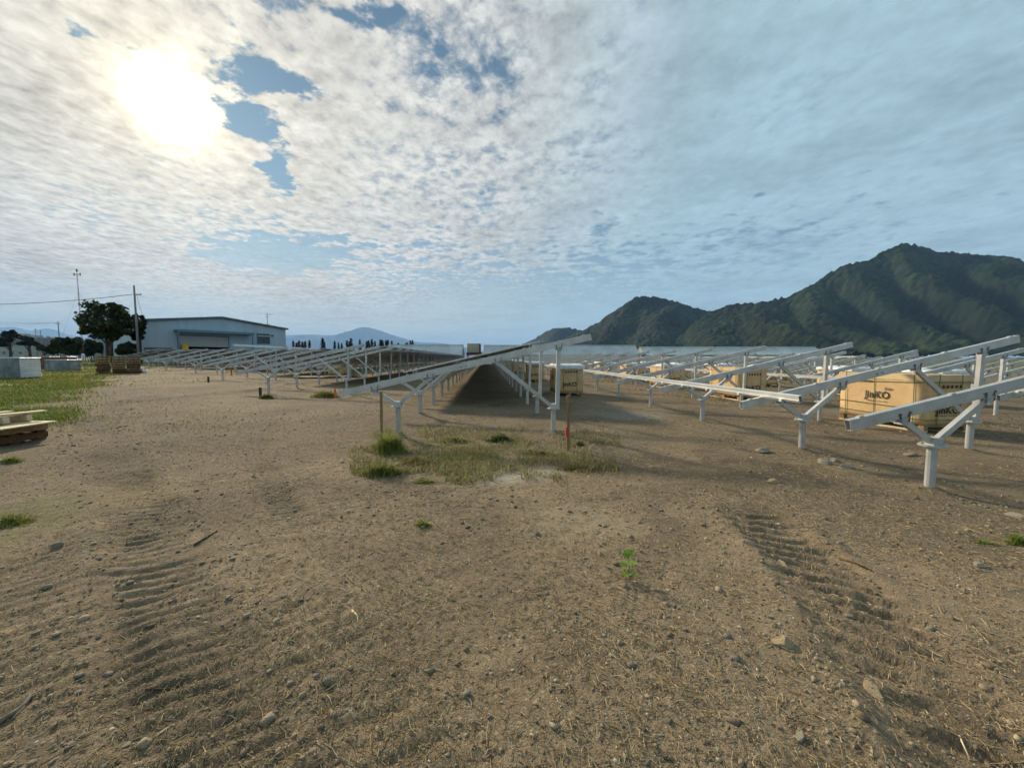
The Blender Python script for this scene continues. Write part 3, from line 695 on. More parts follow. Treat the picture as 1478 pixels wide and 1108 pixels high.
AISLES = [
    (3.60, 17.3, 'brown carton with a white sheet, nearest in the aisle right of the middle rack', True, 1),
    (3.35, 26.6, 'second brown carton in the aisle right of the middle rack', True, 2),
    (3.45, 41.2, 'third brown carton in the aisle right of the middle rack', True, 3),
    (3.4, 56.0, 'fourth, farthest brown carton in the aisle right of the middle rack', True, 4),
    (10.7, 15.8, 'brown carton standing just behind the large lettered carton', False, 1),
    (10.6, 22.0, 'sheeted carton in the aisle of the large lettered carton, third along', True, 5),
    (10.8, 28.3, 'sheeted carton in the aisle of the large lettered carton, fourth along', True, 6),
    (10.6, 34.5, 'sheeted carton in the aisle of the large lettered carton, fifth along', True, 7),
    (10.7, 43.0, 'sheeted carton in the aisle of the large lettered carton, last along', True, 8),
    (18.0, 14.6, 'sheeted carton nearest in the second aisle at far right', True, 2),
    (18.2, 18.4, 'sheeted carton second in the second aisle at far right', True, 3),
    (17.9, 24.0, 'carton with bright lettered side third in the second aisle at right', True, 4),
    (18.1, 29.0, 'sheeted carton fourth in the second aisle at right', True, 5),
    (18.0, 35.5, 'sheeted carton fifth in the second aisle at right', True, 6),
    (18.0, 43.0, 'sheeted carton last in the second aisle at right', True, 9),
    (25.4, 20.5, 'sheeted carton nearest in the third aisle under the forested hill', True, 7),
    (25.6, 26.0, 'sheeted carton second in the third aisle under the forested hill', True, 8),
    (25.3, 32.5, 'sheeted carton third in the third aisle under the forested hill', True, 9),
    (25.5, 40.0, 'sheeted carton last in the third aisle under the forested hill', True, 10),
    (-11.6, 31.5, 'brown carton in shade behind the left rack above the loose pallets', False, 1)]
for p, s, lab, fl, i in AISLES: carton(p, s, lab, fl, random.uniform(-4, 4), False, i)

# ------------------------------------------------------------------ pallets
def pallet(label, loc, rotz, L=1.1, W=1.1, H=.14, mats=('wood', 'wood', 'wood'), boards=6, group=None, tilt=0.0, gaps=True):
    t = thing('pallet', label, 'pallet', loc, rotz, group); t.rotation_euler = (tilt, 0, rotz)
    bw = W/boards*(.66 if gaps else .98)
    b = MB(); b.box(-L/2, L/2, -bw/2, bw/2, H-.02, H); md = b.mesh('deck_board', mats[0])
    b = MB(); b.box(-L/2, L/2, -bw/2, bw/2, 0, .02); mb = b.mesh('base_board', mats[2])
    for i in range(boards):
        y = -W/2+W*(i+.5)/boards; link('deck_board', md, t, (0, y, 0))
        if i in (0, boards//2, boards-1): link('base_board', mb, t, (0, y, 0))
    b = MB(); b.box(-.045, .045, -W/2, W/2, .022, H-.022); ms = b.mesh('bearer', mats[1])
    for x in (-L/2+.05, 0, L/2-.05): link('bearer', ms, t, (x, 0, 0))
    return t
# near stack at the left edge
x0, y0 = hit(-22, 652); z0 = zt(x0, y0)
g = 'pallets stacked at the left edge'
x0 -= .66; y0 += .45
pallet('dark weathered pallet on the ground, bottom of the near stack at the left edge', (x0-.10, y0, z0+.01), R(4), 1.25, 1.0, .15, ('wood_dark',)*3, 5, g)
pallet('dark weathered pallet in the middle of the near stack at the left edge', (x0-.08, y0+.02, z0+.165), R(-3), 1.25, 1.0, .15, ('wood_dark', 'wood', 'wood_dark'), 5, g)
b = MB(); b.box(-.72, .72, -.42, .42, 0, .02)
tag(b.obj('plywood_board', 'wood_pale', None, (x0+.10, y0-.02, z0+.318), R(5)), 'pale plywood board sticking out under the top pallet at left edge', 'board')
t = pallet('pale new pallet with wide slats on top of the near stack at the left edge', (x0-.08, y0-.05, z0+.340), R(96), .80, 1.05, .15, ('wood_pale', 'wood_pale', 'wood'), 4, g)
b = MB(); b.box(-.012, .012, -.25, .25, 0, .12)
tag(b.obj('broken_plank', 'wood_pale', None, (x0+.42, y0-.36, z0-.02), R(60)), 'short broken plank leaning by the near pallet stack', 'plank')
for (dx, dy, dz, an, lab) in ((.30, .10, .492, 80, 'pale loose slat lying across the top pallet at left edge, right one'), (-.12, -.02, .492, 88, 'pale loose slat lying across the top pallet at left edge, left one')):
    tag(MB().box(-.50, .50, -.075, .075, 0, .022).obj('slat', 'wood_pale', None, (x0+dx, y0+dy, z0+dz), R(an)), lab, 'slat')
# brown stacks in the middle distance
ax, ay = hit(139, 539.5); bx, by = hit(205, 538.5)
d = Vector((bx-ax, by-ay)); ang = math.atan2(d.y, d.x); Lr = d.length
names = ('left', 'middle', 'right')
def small_pallet_mesh(mt):
    b = MB(); L = Lr/3-.06
    for y in np.linspace(-.5, .5, 6): b.box(-L/2, L/2, y-.05, y+.05, .15, .19)
    for y in (-.5, 0, .5): b.box(-L/2, L/2, y-.05, y+.05, 0, .03)
    for x in (-L/2+.06, L/2-.06): b.box(x-.05, x+.05, -.49, .49, .03, .15)
    b.box(-.05, .05, -.40, .40, .03, .15)
    for y in (-.47, .47): b.box(-L/2+.1, L/2-.1, y-.02, y+.02, .05, .125, 1)  # dark strips across the gaps, the shade inside put into their colour
    return b.mesh('pallet', [mt, 'wood_dark'])
SP = [small_pallet_mesh('wood'), small_pallet_mesh('wood_dark'), small_pallet_mesh('wood')]
ords = ('bottom', 'second', 'third', 'fourth', 'fifth', 'sixth', 'seventh', 'eighth', 'ninth')
for c in range(3):
    cx = ax+d.x*(c+.5)/3-d.y/Lr*.5; cy = ay+d.y*(c+.5)/3+d.x/Lr*.5; cz = zt(cx, cy)-.01
    nn = (7, 7, 7)[c]
    for k in range(nn):
        o = link('pallet', SP[1 if k < 4 and random.random() < .6 else 0], None, (cx+random.uniform(-.05, .05), cy+random.uniform(-.05, .05), cz+k*.195), ang+R(random.uniform(-2.5, 2.5)))
        tag(o, f'brown pallet, {ords[k]} from the ground in the {names[c]} stack before the tree', 'pallet', 'brown pallets stacked before the tree')
b = MB()
for i in range(7): b.tube([(-.12+.05*i, .02*math.sin(i*2.1), .05+.12*abs(math.sin(i*1.7))), (-.10+.06*i, .1*math.cos(i), .25+.15*math.sin(i)), (.0+.06*i, -.1, .04)], [.07, .10, .05], 6)
x, y = hit(209, 538); tag(b.obj('plastic_bag', 'film', None, (x, y-.2, zt(x, y)-.02), 0, True), 'crumpled white plastic beside the brown pallet stacks', 'plastic')
# loose flat pallets below the left rack
for (u, v, lab) in ((452, 546, 'flat pallet lying on the ground under the left rack, nearer the warehouse'), (486, 545, 'flat pallet lying on the ground under the left rack, nearer the middle')):
    x, y = hit(u, v); pallet(lab, (x, y, zt(x, y)), R(random.uniform(-10, 10)), 2.0, 1.2, .14, ('wood_pale', 'wood', 'wood'), 6)

# wrapped goods on the grass at the far left
def wrapped(label, u0, u1, vb, vt, depth, film_m, end_m, turn, ribs):
    (xa, ya), (xb, yb) = hit(u0, vb), hit(u1, vb)
    w = xb-xa; z = zt((xa+xb)/2, ya); h = at_depth((u0+u1)/2, vt, ya).z-z
    t = thing('wrapped_bundle', label, 'wrapped goods', (xb, yb, z), R(turn))
    n = 14; V = []; 
    b = MB()
    for i in range(ribs):
        z0, z1 = h*.06+h*.94*i/ribs, h*.06+h*.94*(i+1)/ribs-.02
        o = random.uniform(-.012, .012); bb = MB(); bb.box(-w+o, o, 0+o, depth+o, z0, z1); bb.obj('layer', end_m, t, bevel=.012)
    bm = bmesh.new(); bmesh.ops.create_grid(bm, x_segments=24, y_segments=10, size=.5)
    for v in bm.verts:
        X, Zz = v.co.x, v.co.y
        v.co = (-w/2+X*(w+.04), -.035-.02*float(fbm(np.array([X*9]), np.array([Zz*5]), 3, 8)[0]), h*.03+(Zz+.5)*h*1.0)
    bm.normal_update(); me = bpy.data.meshes.new('film_side'); bm.to_mesh(me); bm.free(); me.materials.append(MATS[film_m]); o = link('film_side', me, t)
    so_ = o.modifiers.new('solid', 'SOLIDIFY'); so_.thickness = .012
    bb = MB(); bb.box(-w-.03, .03, -.05, depth+.03, h, h+.035); bb.obj('film_top', 'film', t, bevel=.015)
    bb = MB()
    for x in (-w+.1, -w/2, -.1): bb.box(x-.05, x+.05, 0, depth, -.04, h*.055)
    bb.obj('bearers', 'wood_dark', t)
    return t
wrapped('white film-wrapped bundle with ribbed end on the grass at the left edge', -60, 30, 547.5, 517, 1.3, 'film_grey', 'white', 14, 10)
wrapped('low grey film-wrapped bundle on the grass with a white top', 58, 98, 535.8, 519.5, 1.1, 'film_grey', 'film_grey', 3, 4)
wrapped('reddish brown crate with a white top behind the grey wrapped bundle', 50, 72, 533.0, 515, .8, 'rust', 'rust', 0, 4)
wrapped('dark red crate behind the right half of the grey wrapped bundle', 80, 98, 532.5, 515, .8, 'rust', 'rust', 2, 4)
x, y = hit(121, 527)
t = thing('marker_post', 'thin grass-edge post with a white bag on its top', 'post', (x, y, zt(x, y))); b = MB(); b.tube([(0, 0, -.2), (0, 0, 1.15)], .03, 8); b.obj('post', 'pole', t)
b = MB(); b.tube([(-.12, 0, 1.45), (-.03, 0, 1.35), (.06, 0, 1.12), (.1, 0, .98)], [.05, .16, .15, .05], 8); b.obj('bag', 'film', t, smooth=True)

# ------------------------------------------------------------------ stakes
def stake(u, v, h, w, mname, label, lean=(0, 0), mark=None):
    x, y = hit(u, v); z = zt(x, y)
    t = thing('stake', label, 'stake', (x, y, z), R(random.uniform(-8, 8)))
    b = MB(); b.add([(i*w/2*k+lean[0]*zz, j*w/2*k+lean[1]*zz, zz) for zz, k in ((-.25, .9), (h-.01, 1), (h, .9)) for i, j in ((-1, -1), (1, -1), (1, 1), (-1, 1))],
                    [(a+i, a+(i+1) % 4, a+4+(i+1) % 4, a+4+i) for a in (0, 4) for i in range(4)]+[(3, 2, 1, 0), (8, 9, 10, 11)])
    b.obj('shaft', mname, t)
    if mark:
        b = MB(); q = w/2+.006; b.box(-q-.015, -q+.02, -q, q, h*mark[1], h*mark[2]); b.obj('ribbon', mark[0], t)
    return t
stake(551, 636, .95, .045, 'stake', 'brown wooden stake beside the low pile of the middle rack', (.01, 0))
stake(820, 650, .98, .05, 'stake', 'brown wooden stake with a red ribbon beside the high pile of the middle rack', (-.005, 0), ('red', .25, .43))
stake(376, 572, .37, .07, 'dark', 'short dark stake before the first left rack frame')
stake(301, 552, .32, .07, 'dark', 'short dark stake in the grass left of the first left rack frame')
stake(484, 573, .36, .06, 'orange', 'short orange-brown stake at the low end of the middle rack')
stake(334, 541, .5, .08, 'orange', 'orange stake among the second left rack frames')

# ------------------------------------------------------------------ warehouse
def warehouse():
    A = Vector((-63.6, 66.0)); B = Vector((-50.3, 86.0)); d = (B-A); L = d.length; ang = math.atan2(d.y, d.x)
    z = zt(A.x, A.y, False)-.1
    t = thing('warehouse', 'pale blue-grey metal warehouse with low gable roof and half-open shutter', 'building', (A.x, A.y, z), ang)
    EH, RHt, D = 7.25, 8.6, 34.0                                     # local x along the front, y into the building
    b = MB()
    dx0, dx1, dz = 5.2, 13.0, 5.0                                   # door opening
    def wall(x0, x1, z0, f):                                        # strip of the gable wall up to the roof line f
        b.add([(x0, 0, z0), (x1, 0, z0), (x1, 0, f(x1)), (x0, 0, f(x0))], [(0, 1, 2, 3)])
    def f(x): return EH+(RHt-EH)*(1-abs(x-L/2)/(L/2))
    for x0, x1, z0 in ((0, dx0, 0), (dx0, L/2, dz), (L/2, dx1, dz), (dx1, L, 0)): wall(x0, x1, z0, f)
    if dx1 > L/2: pass
    b.add([(0, 0, 0), (0, D, 0), (0, D, EH), (0, 0, EH)], [(0, 1, 2, 3)]); b.add([(L, 0, 0), (L, D, 0), (L, D, EH), (L, 0, EH)], [(3, 2, 1, 0)])
    b.add([(0, D, 0), (L, D, 0), (L, D, EH), (L/2, D, RHt), (0, D, EH)], [(0, 4, 3, 2, 1)])
    w = b.obj('wall', 'cladding', t)
    r = MB()
    x = .25
    while x < L:                                                    # standing ribs of the cladding
        z0 = dz if dx0 < x < dx1 else 0
        r.box(x-.03, x+.03, -.035, -.002, z0, f(x)-.05); x += .75
    r.obj('cladding_ribs', 'cladding', w)
    b = MB()
    for x0, x1 in ((-.4, L/2), (L+.4, L/2)):
        z0 = EH-.12 if x0 < L/2 else EH-.12
        b.add([(x0, -.5, z0), (x1, -.5, RHt+.06), (x1, D, RHt+.06), (x0, D, z0), (x0, -.5, z0+.3), (x1, -.5, RHt+.36), (x1, D, RHt+.36), (x0, D, z0+.3)],
              [(0, 1, 5, 4), (4, 5, 6, 7), (3, 2, 1, 0), (0, 4, 7, 3), (2, 3, 7, 6)])
    rf = b.obj('roof', 'trim', t)
    b = MB(); ax_ = L-3.2; b.tube([(ax_, 1, 7.3), (ax_, 1, 10.6)], .05, 6); b.bar((ax_-.7, 1, 10.2), (ax_+.7, 1, 10.2), .05, .05); b.bar((ax_-.5, 1, 9.7), (ax_+.5, 1, 9.7), .05, .05); b.box(ax_-.25, ax_+.25, .75, 1.25, 7.3, 8.1)
    b.obj('aerial', 'trim', rf)
    b = MB(); b.box(dx0-.6, 16.9, -2.2, .05, 5.55, 6.0); b.obj('canopy', 'trim_blue', t)
    b = MB(); b.box(dx0-.55, dx0-.35, -2.0, -1.8, 0, 5.55); b.box(16.5, 16.7, -2.0, -1.8, 0, 5.55); b.obj('canopy_post', 'trim_blue', t)
    b = MB(); b.box(dx0-.15, dx0, -.06, .1, 0, dz+.15); b.box(dx1, dx1+.15, -.06, .1, 0, dz+.15); b.box(dx0, dx1, -.06, .1, dz, dz+.15); b.obj('door_frame', 'trim', t)
    b = MB(); zz = 3.0
    while zz < dz-.05: b.box(dx0, dx1, .05, .12, zz, min(zz+.20, dz)-.02); zz += .20
    b.obj('shutter', 'shutter', t)
    b = MB(); b.box(dx0-.2, dx1+.2, 5.9, 6.0, 0, dz+1); b.box(dx0-.3, dx0-.2, .2, 6, 0, dz+1); b.box(dx1+.2, dx1+.3, .2, 6, 0, dz+1); b.box(dx0-.2, dx1+.2, .2, 6, dz+1, dz+1.1); b.obj('dark_interior', 'dark', t)  # near-black lining, shade of the unlit inside put into its colour
    def window(x0, x1, z0, z1):
        b = MB()
        b.box(x0-.1, x1+.1, -.10, .0, z0-.12, z0); b.box(x0-.1, x1+.1, -.10, .0, z1, z1+.1); b.box(x0-.1, x0, -.10, .0, z0, z1); b.box(x1, x1+.1, -.10, .0, z0, z1)
        b.box((x0+x1)/2-.04, (x0+x1)/2+.04, -.09, -.03, z0, z1)
        o = b.obj('window', 'trim', t)
        for a, c in ((x0, (x0+x1)/2-.04), ((x0+x1)/2+.04, x1)): MB().box(a, c, -.055, -.045, z0, z1).obj('pane', 'glass', o)
        MB().box(x0, x1, -.13, -.095, z1-.5, z1-.28).obj('blind', 'shutter', o)
    window(18.3, 20.6, 4.0, 5.9)
    window(.6, 4.2, 1.2, 2.6)
    MB().box(21.0, 21.35, -.35, -.02, 5.5, 5.85).obj('wall_lamp', 'trim', t)
    # yellow machine part inside the doorway and a dark car by the wall
    c, s = math.cos(ang), math.sin(ang)
    def loc(lx, ly): return (A.x+lx*c-ly*s, A.y+lx*s+ly*c, z)
    y_ = thing('yellow_cabinet', 'yellow upright cabinet at the left side of the warehouse doorway', 'cabinet', loc(5.9, -.7), ang)
    MB().box(-.45, .45, -.4, .4, .1, 3.4).obj('body', 'yellow', y_, bevel=.05); MB().box(-.40, .40, -.35, .35, 0, .1).obj('plinth', 'dark', y_); MB().box(-.3, .3, -.43, -.4, .5, 1.5).obj('door_panel', 'dark', y_)
    v = thing('parked_car', 'dark parked car by the right part of the warehouse wall', 'car', loc(18.0, -3.4), ang)
    prof = [(-2.1, .35), (-2.15, .8), (-1.5, .98), (-.9, 1.48), (.75, 1.5), (1.55, 1.02), (2.1, .92), (2.15, .4)]
    b = MB(); n = len(prof)
    b.add([(x_, -.82, z_) for x_, z_ in prof]+[(x_, .82, z_) for x_, z_ in prof], [tuple(range(n)), tuple(range(2*n-1, n-1, -1))]+[(i, n+i, n+(i+1) % n, (i+1) % n) for i in range(n)])
    bd = b.obj('body', 'trim', v, bevel=.06)
    MB().add([(-.85, -.835, 1.0), (-.75, -.835, 1.38), (.65, -.835, 1.4), (1.2, -.835, 1.02)], [(0, 3, 2, 1)]).obj('side_window', 'glass', bd)
    for xx in (-1.3, 1.3):
        for yy in (-.8, .8): MB().tube([(xx, yy-.1, .31), (xx, yy+.1, .31)], .31, 16).obj('wheel', 'black', v)
warehouse()

# ------------------------------------------------------------------ greenhouses at the end of the rows
def greenhouse(label, xl, xr, y0, w, eave, ridge, tilt_l=True):
    z = zt(0, y0, False)-.3
    t = thing('greenhouse', label, 'greenhouse', (xl, y0, z), ROW*.5, 'greenhouses beyond the racks')
    L = xr-xl
    b = MB()
    b.box(0, L, 0, .08, 0, eave); b.box(0, L, w-.08, w, 0, eave); b.obj('side_wall', 'gh_end', t)
    for x0 in (0, L-.08):
        MB().add([(x0+k, yy, zz) for k in (0, .08) for yy, zz in ((.08, 0), (w-.08, 0), (w-.08, eave), (w/2, ridge-.05), (.08, eave))],
                 [(0, 1, 2, 3, 4), (9, 8, 7, 6, 5)]+[(i, 5+i, 5+(i+1) % 5, (i+1) % 5) for i in range(5)]).obj('gable_wall', 'gh_end', t)
    n = int(L/3.2)
    for k in range(n):                                              # roof bays
        a, c = L*k/n+.04, L*(k+1)/n-.04
        for ya, yb in ((-.25, w/2), (w+.25, w/2)):
            MB().add([(a, ya, eave-.08), (c, ya, eave-.08), (c, yb, ridge), (a, yb, ridge), (a, ya, eave-.02), (c, ya, eave-.02), (c, yb, ridge+.06), (a, yb, ridge+.06)],
                     [(0, 1, 2, 3), (7, 6, 5, 4), (0, 4, 5, 1), (1, 5, 6, 2), (2, 6, 7, 3), (3, 7, 4, 0)]).obj('roof_pane', 'gh_glass', t)
    b = MB(); x = 0
    while x <= L+.01:
        for ya in (-.25, w+.25): b.bar((x, ya, eave+.02), (x, w/2, ridge+.10), .07, .08)
        x += L/(n*3)
    b.obj('glazing_bars', 'gh_bar', t)
    b = MB(); b.box(-.1, L+.1, w/2-.18, w/2+.18, ridge+.08, ridge+.24); b.box(-.1, L+.1, -.34, -.2, eave-.15, eave+.05); b.obj('ridge_beam', 'alu', t)
    b = MB(); x = 0
    while x <= L+.01: b.box(x-.06, x+.06, -.06, -.001, 0, eave); x += 3.2
    b.obj('wall_posts', 'gh_bar', t)
greenhouse('glass greenhouse left of the gap at the end of the middle rack', -37, -14.6, 112, 8.5, 2.9, 5.7)
greenhouse('long glass greenhouse right of the gap at the end of the middle rack', -8.4, 38, 113, 8.5, 2.9, 5.6)
greenhouse('long glass greenhouse far right behind the bare racks', 40, 96, 116, 8.5, 2.9, 5.2)
t = thing('storage_tank', 'beige boxy storage tank on a dark frame between the two greenhouses', 'tank', (-12.0, 122, 0))
MB().box(-2.0, 2.0, -2, 2, 3.2, 6.0).obj('tank_body', 'cream', t, bevel=.12); MB().box(-2.2, 2.4, -2.1, 2.1, 2.4, 3.2).obj('tray', 'rust', t)
b = MB()
for i in (-1.9, 1.9):
    for j in (-1.8, 1.8): b.box(i-.12, i+.12, j-.12, j+.12, -.3, 2.4)
b.obj('legs', 'dark', t); MB().box(1.75, 2.05, -2.05, 2.05, 3.3, 5.9).obj('end_frame', 'rust', t)

# ------------------------------------------------------------------ leaves, trees, shrubs
def leaf_cloud(centers, radii, n, size, cols, seed, flat=.6):
    r = np.random.default_rng(seed); k = len(centers); idx = r.integers(0, k, n)
    d = r.normal(size=(n, 3)); d /= np.linalg.norm(d, axis=1)[:, None]
    rr = r.random(n)**.6
    C = np.array(centers)[idx]+d*(np.array(radii)[idx]*rr[:, None])
    a = r.normal(size=(n, 3)); a[:, 2] *= flat; a /= np.linalg.norm(a, axis=1)[:, None]
    b = np.cross(a, r.normal(size=(n, 3))); b /= np.linalg.norm(b, axis=1)[:, None]
    s = size*(.6+.8*r.random(n))[:, None]
    V = np.stack([C-a*s, C+b*s*.5, C+a*s, C-b*s*.5], 1).reshape(-1, 3)
    Fq = np.arange(4*n).reshape(n, 4)
    cc = np.array(cols)[r.integers(0, len(cols), n)]*(.75+.5*r.random(n))[:, None]
    return V, Fq, np.repeat(cc, 4, 0)
GREENS = [(.030, .048, .016), (.040, .060, .020), (.052, .070, .024)]
def tree(label, u, v, Y, crown, trunk_r, leafn, leafs, seed, cols=GREENS, name='broadleaf_tree', trunks=1, z=None, group=None):
    """crown: lobes as pixel boxes (u, v, half width px, half height px)"""
    b0 = at_depth(u, v, Y); zz = zt(b0.x, Y, False) if z is None else z
    t = thing(name, label, 'tree', (b0.x, Y, zz), 0, group); r = random.Random(seed)
    cs, rs = [], []
    for (cu, cv, hu, hv) in crown:
        c = at_depth(cu, cv, Y); R1, R2 = hu*Y/F_PX, hv*Y/F_PX
        for _ in range(9):
            a = Vector((r.uniform(-1, 1), r.uniform(-1, 1), r.uniform(-1, 1)))
            if a.length > 1: a.normalize()
            cs.append((c.x-b0.x+a.x*R1*.75, a.y*R1*.75, c.z-zz+a.z*R2*.75)); k = r.uniform(.22, .5); rs.append((R1*k, R1*k, R2*k))
    V, Fq, cc = leaf_cloud(cs, rs, leafn, leafs, cols, seed)
    link('crown', mesh_np('crown', V, Fq, 'leaf', False, cc), t)
    b = MB()
    top = max(c[2] for c in cs)
    for k in range(trunks):
        ox = (k-(trunks-1)/2)*trunk_r*2.6
        hgt = top*.55; b.tube([(ox, 0, -.3), (ox*1.1, .05, hgt*.4), (ox*1.5+.1, 0, hgt), (ox*2, .1, top*.8)], [trunk_r*1.25, trunk_r, trunk_r*.7, trunk_r*.2], 8)
    for c in cs[::3]: b.tube([(0, 0, top*.28), (c[0]*.5, c[1]*.5, top*.3+(c[2]-top*.3)*.6), c], [trunk_r*.3, trunk_r*.2, trunk_r*.06], 5, caps=False)
    b.obj('trunk', 'bark', t, smooth=True)
    return t
tree('large dark broadleaf tree before the warehouse, next to the utility pole', 158, 513, 60,
     [(150, 452, 26, 17), (168, 450, 22, 16), (130, 466, 14, 10), (160, 470, 34, 14), (128, 478, 14, 6), (185, 470, 14, 13), (150, 480, 20, 9), (168, 484, 11, 8)], .22, 12000, .25, 5, [(.028, .042, .015), (.042, .058, .02), (.060, .075, .026)], trunks=2)
tree('smaller dark tree half behind the utility pole at the warehouse corner', 203, 513, 63, [(203, 462, 9, 12), (206, 478, 8, 12), (197, 484, 8, 8)], .18, 4000, .22, 9, [(.016, .026, .010), (.03, .042, .014)])
for i, (u, Y, cr, lab) in enumerate((
        (15, 150, [(15, 488, 11, 8), (14, 481, 6, 5), (12, 495, 11, 6)], 'dark round tree beyond the road, leftmost'),
        (43, 150, [(43, 491, 10, 6), (42, 497, 10, 5)], 'dark round tree beyond the road, second from the left'))):
    tree(lab, u, 509, Y, cr, .4, 3500, .5, 20+i, [(.014, .024, .012), (.022, .034, .014)], z=1.2)
def shrub(label, lobes, Y, n, size, seed, cols, z=None, group=None):
    u = sum(l[0] for l in lobes)/len(lobes); b0 = at_depth(u, 512, Y); zz = zt(b0.x, Y, False) if z is None else z
    t = thing('shrub', label, 'shrub', (b0.x, Y, zz), 0, group); r = random.Random(seed); cs, rs = [], []
    for (cu, cv, hu, hv) in lobes:
        c = at_depth(cu, cv, Y); R1, R2 = hu*Y/F_PX, hv*Y/F_PX
        for _ in range(6): cs.append((c.x-b0.x+r.uniform(-.7, .7)*R1, r.uniform(-1, 1)*min(R1, 2), max(.3, c.z-zz+r.uniform(-.6, .6)*R2))); rs.append((R1*.5, R1*.5, R2*.55))
    V, Fq, cc = leaf_cloud(cs, rs, n, size, cols, seed); V[:, 2] = np.maximum(V[:, 2], -.1)
    link('foliage', mesh_np('foliage', V, Fq, 'leaf', False, cc), t)
    b = MB()
    for c in cs[::2]: b.tube([(c[0]*.8, c[1]*.5, -.2), (c[0]*.9, c[1]*.8, c[2]*.6), c], [.07, .05, .02], 5, caps=False)
    b.obj('stems', 'bark', t)
OL = [(.042, .055, .022), (.055, .066, .028), (.035, .048, .02)]
shrub('olive green hedge left of the large tree, left end', [(74, 501, 9, 8), (90, 497, 9, 9), (82, 505, 12, 6)], 85, 4500, .3, 31, OL)
shrub('olive green hedge left of the large tree, middle part', [(103, 496, 10, 10), (116, 498, 9, 9), (108, 506, 12, 6)], 82, 4500, .3, 32, OL)
shrub('olive green hedge meeting the trunk of the large tree', [(130, 500, 10, 9), (142, 502, 9, 8), (136, 507, 10, 6)], 80, 4500, .3, 33, OL)
shrub('green bush between the large tree and the warehouse', [(176, 503, 8, 8), (187, 501, 8, 9), (182, 508, 9, 5)], 66, 3000, .25, 34, [(.05, .068, .03), (.065, .08, .035)])
# pointed conifers in the far row
def conifer_mesh(seed):
    r = np.random.default_rng(seed); n = 420; h = r.random(n)**.8
    ang = r.random(n)*6.283; rad = (1-h)**.8*.16*(.35+.65*r.random(n))+.008
    C = np.column_stack([np.cos(ang)*rad, np.sin(ang)*rad, h*.93+.05])
    a = np.column_stack([np.cos(ang), np.sin(ang), -.5+r.random(n)*.6]); b = np.column_stack([-np.sin(ang), np.cos(ang), r.random(n)*.3])
    s = (.035+.04*r.random(n))[:, None]; V = np.stack([C-a*s, C+b*s*.6, C+a*s, C-b*s*.6], 1).reshape(-1, 3)
    cc = np.repeat(np.array([.014, .024, .015])*(.7+.6*r.random(n))[:, None], 4, 0)
    T = MB().tube([(0, 0, -.02), (0, 0, .9)], [.016, .003], 5)
    k = len(V); Vt = np.concatenate([V, np.array(T.v)]); Fq = np.concatenate([np.arange(4*n).reshape(n, 4), np.array([f for f in T.f if len(f) == 4])+k])
    return mesh_np('conifer', Vt, Fq, 'leaf', False, np.concatenate([cc, np.tile([[.03, .022, .016]], (len(T.v), 1))]))
CON = [conifer_mesh(s) for s in range(4)]
rr = random.Random(3)
us = [424+i*4.0+rr.uniform(-1.6, 1.6) for i in range(44)]
us = [u for u in us if rr.random() < .80]
for i, u in enumerate(us):
    Y = 300+rr.uniform(-8, 8); top = 487+8*rr.random()**.7; q = at_depth(u, top, Y)
    o = link('conifer', CON[i % 4], None, (q.x, Y, -.3), rr.uniform(0, 6)); h = q.z+.3; o.scale = (h*rr.uniform(.75, 1.2),)*2+(h,)
    tag(o, 'dark pointed conifer in the distant row before the blue mountain', 'tree', 'conifers in the distant row')
for i, (u, top) in enumerate(((896, 497), (931, 497.5), (938, 497), (947, 498), (979, 497), (984, 497.5))):
    q = at_depth(u, top, 190); o = link('conifer', CON[i % 4], None, (q.x, 190, -.3), i); h = q.z+.3; o.scale = (h*.9, h*.9, h)
    tag(o, 'dark treetop just showing over the ridge of the right greenhouse', 'tree', 'treetops over the right greenhouse')

# ------------------------------------------------------------------ poles, mast, wires, far houses, road
def upole(label, u, vt, vb, Y, r0, arms, name='utility_pole', z=None):
    bpt = at_depth(u, vb, Y); zz = zt(bpt.x, Y, False) if z is None else z; top = at_depth(u, vt, Y).z-zz
    t = thing(name, label, 'pole', (bpt.x, Y, zz)); MB().tube([(0, 0, -.5), (0, 0, top)], [r0, r0*.62], 10).obj('shaft', 'pole', t, smooth=True)
    for k, (dz, half, side) in enumerate(arms):
        b = MB(); b.bar((-half+side, 0, top-dz), (half+side, 0, top-dz), .1, .12)
        o = b.obj('crossarm', 'pole', t)
        for xx in (-half*.85+side, side+half*.1, half*.85+side): MB().tube([(xx, 0, top-dz+.06), (xx, 0, top-dz+.24)], .05, 6).obj('insulator', 'white', o)
    return t, Vector((bpt.x, Y, zz)), top
_, PB, PT = upole('tall grey utility pole in front of the warehouse corner', 200, 412, 513, 58, .17, [(1.35, .55, .45)])
_, QB, QT = upole('distant utility pole with crossarm left of the large tree', 87.5, 464, 512, 120, .17, [(.7, .9, 0)], z=.7)
_, SB, ST = upole('small distant utility pole farther left beyond the road', 54, 474, 510, 190, .18, [(.8, 1.0, 0)], z=.7)
_, S2, ST2 = upole('small distant utility pole beside the leftmost one', 61, 476, 510, 200, .18, [(.8, 1.0, 0)], z=.7)
bpt = at_depth(120, 512, 150); mt_ = at_depth(119, 392, 150).z
t = thing('radio_mast', 'tall thin radio mast rising behind the large tree', 'mast', (bpt.x, 150, .6)); b = MB()
for k in range(3):
    a0 = k*2.094; b.tube([(.24*math.cos(a0), .24*math.sin(a0), -.5), (.14*math.cos(a0), .14*math.sin(a0), mt_-.6)], .03, 5)
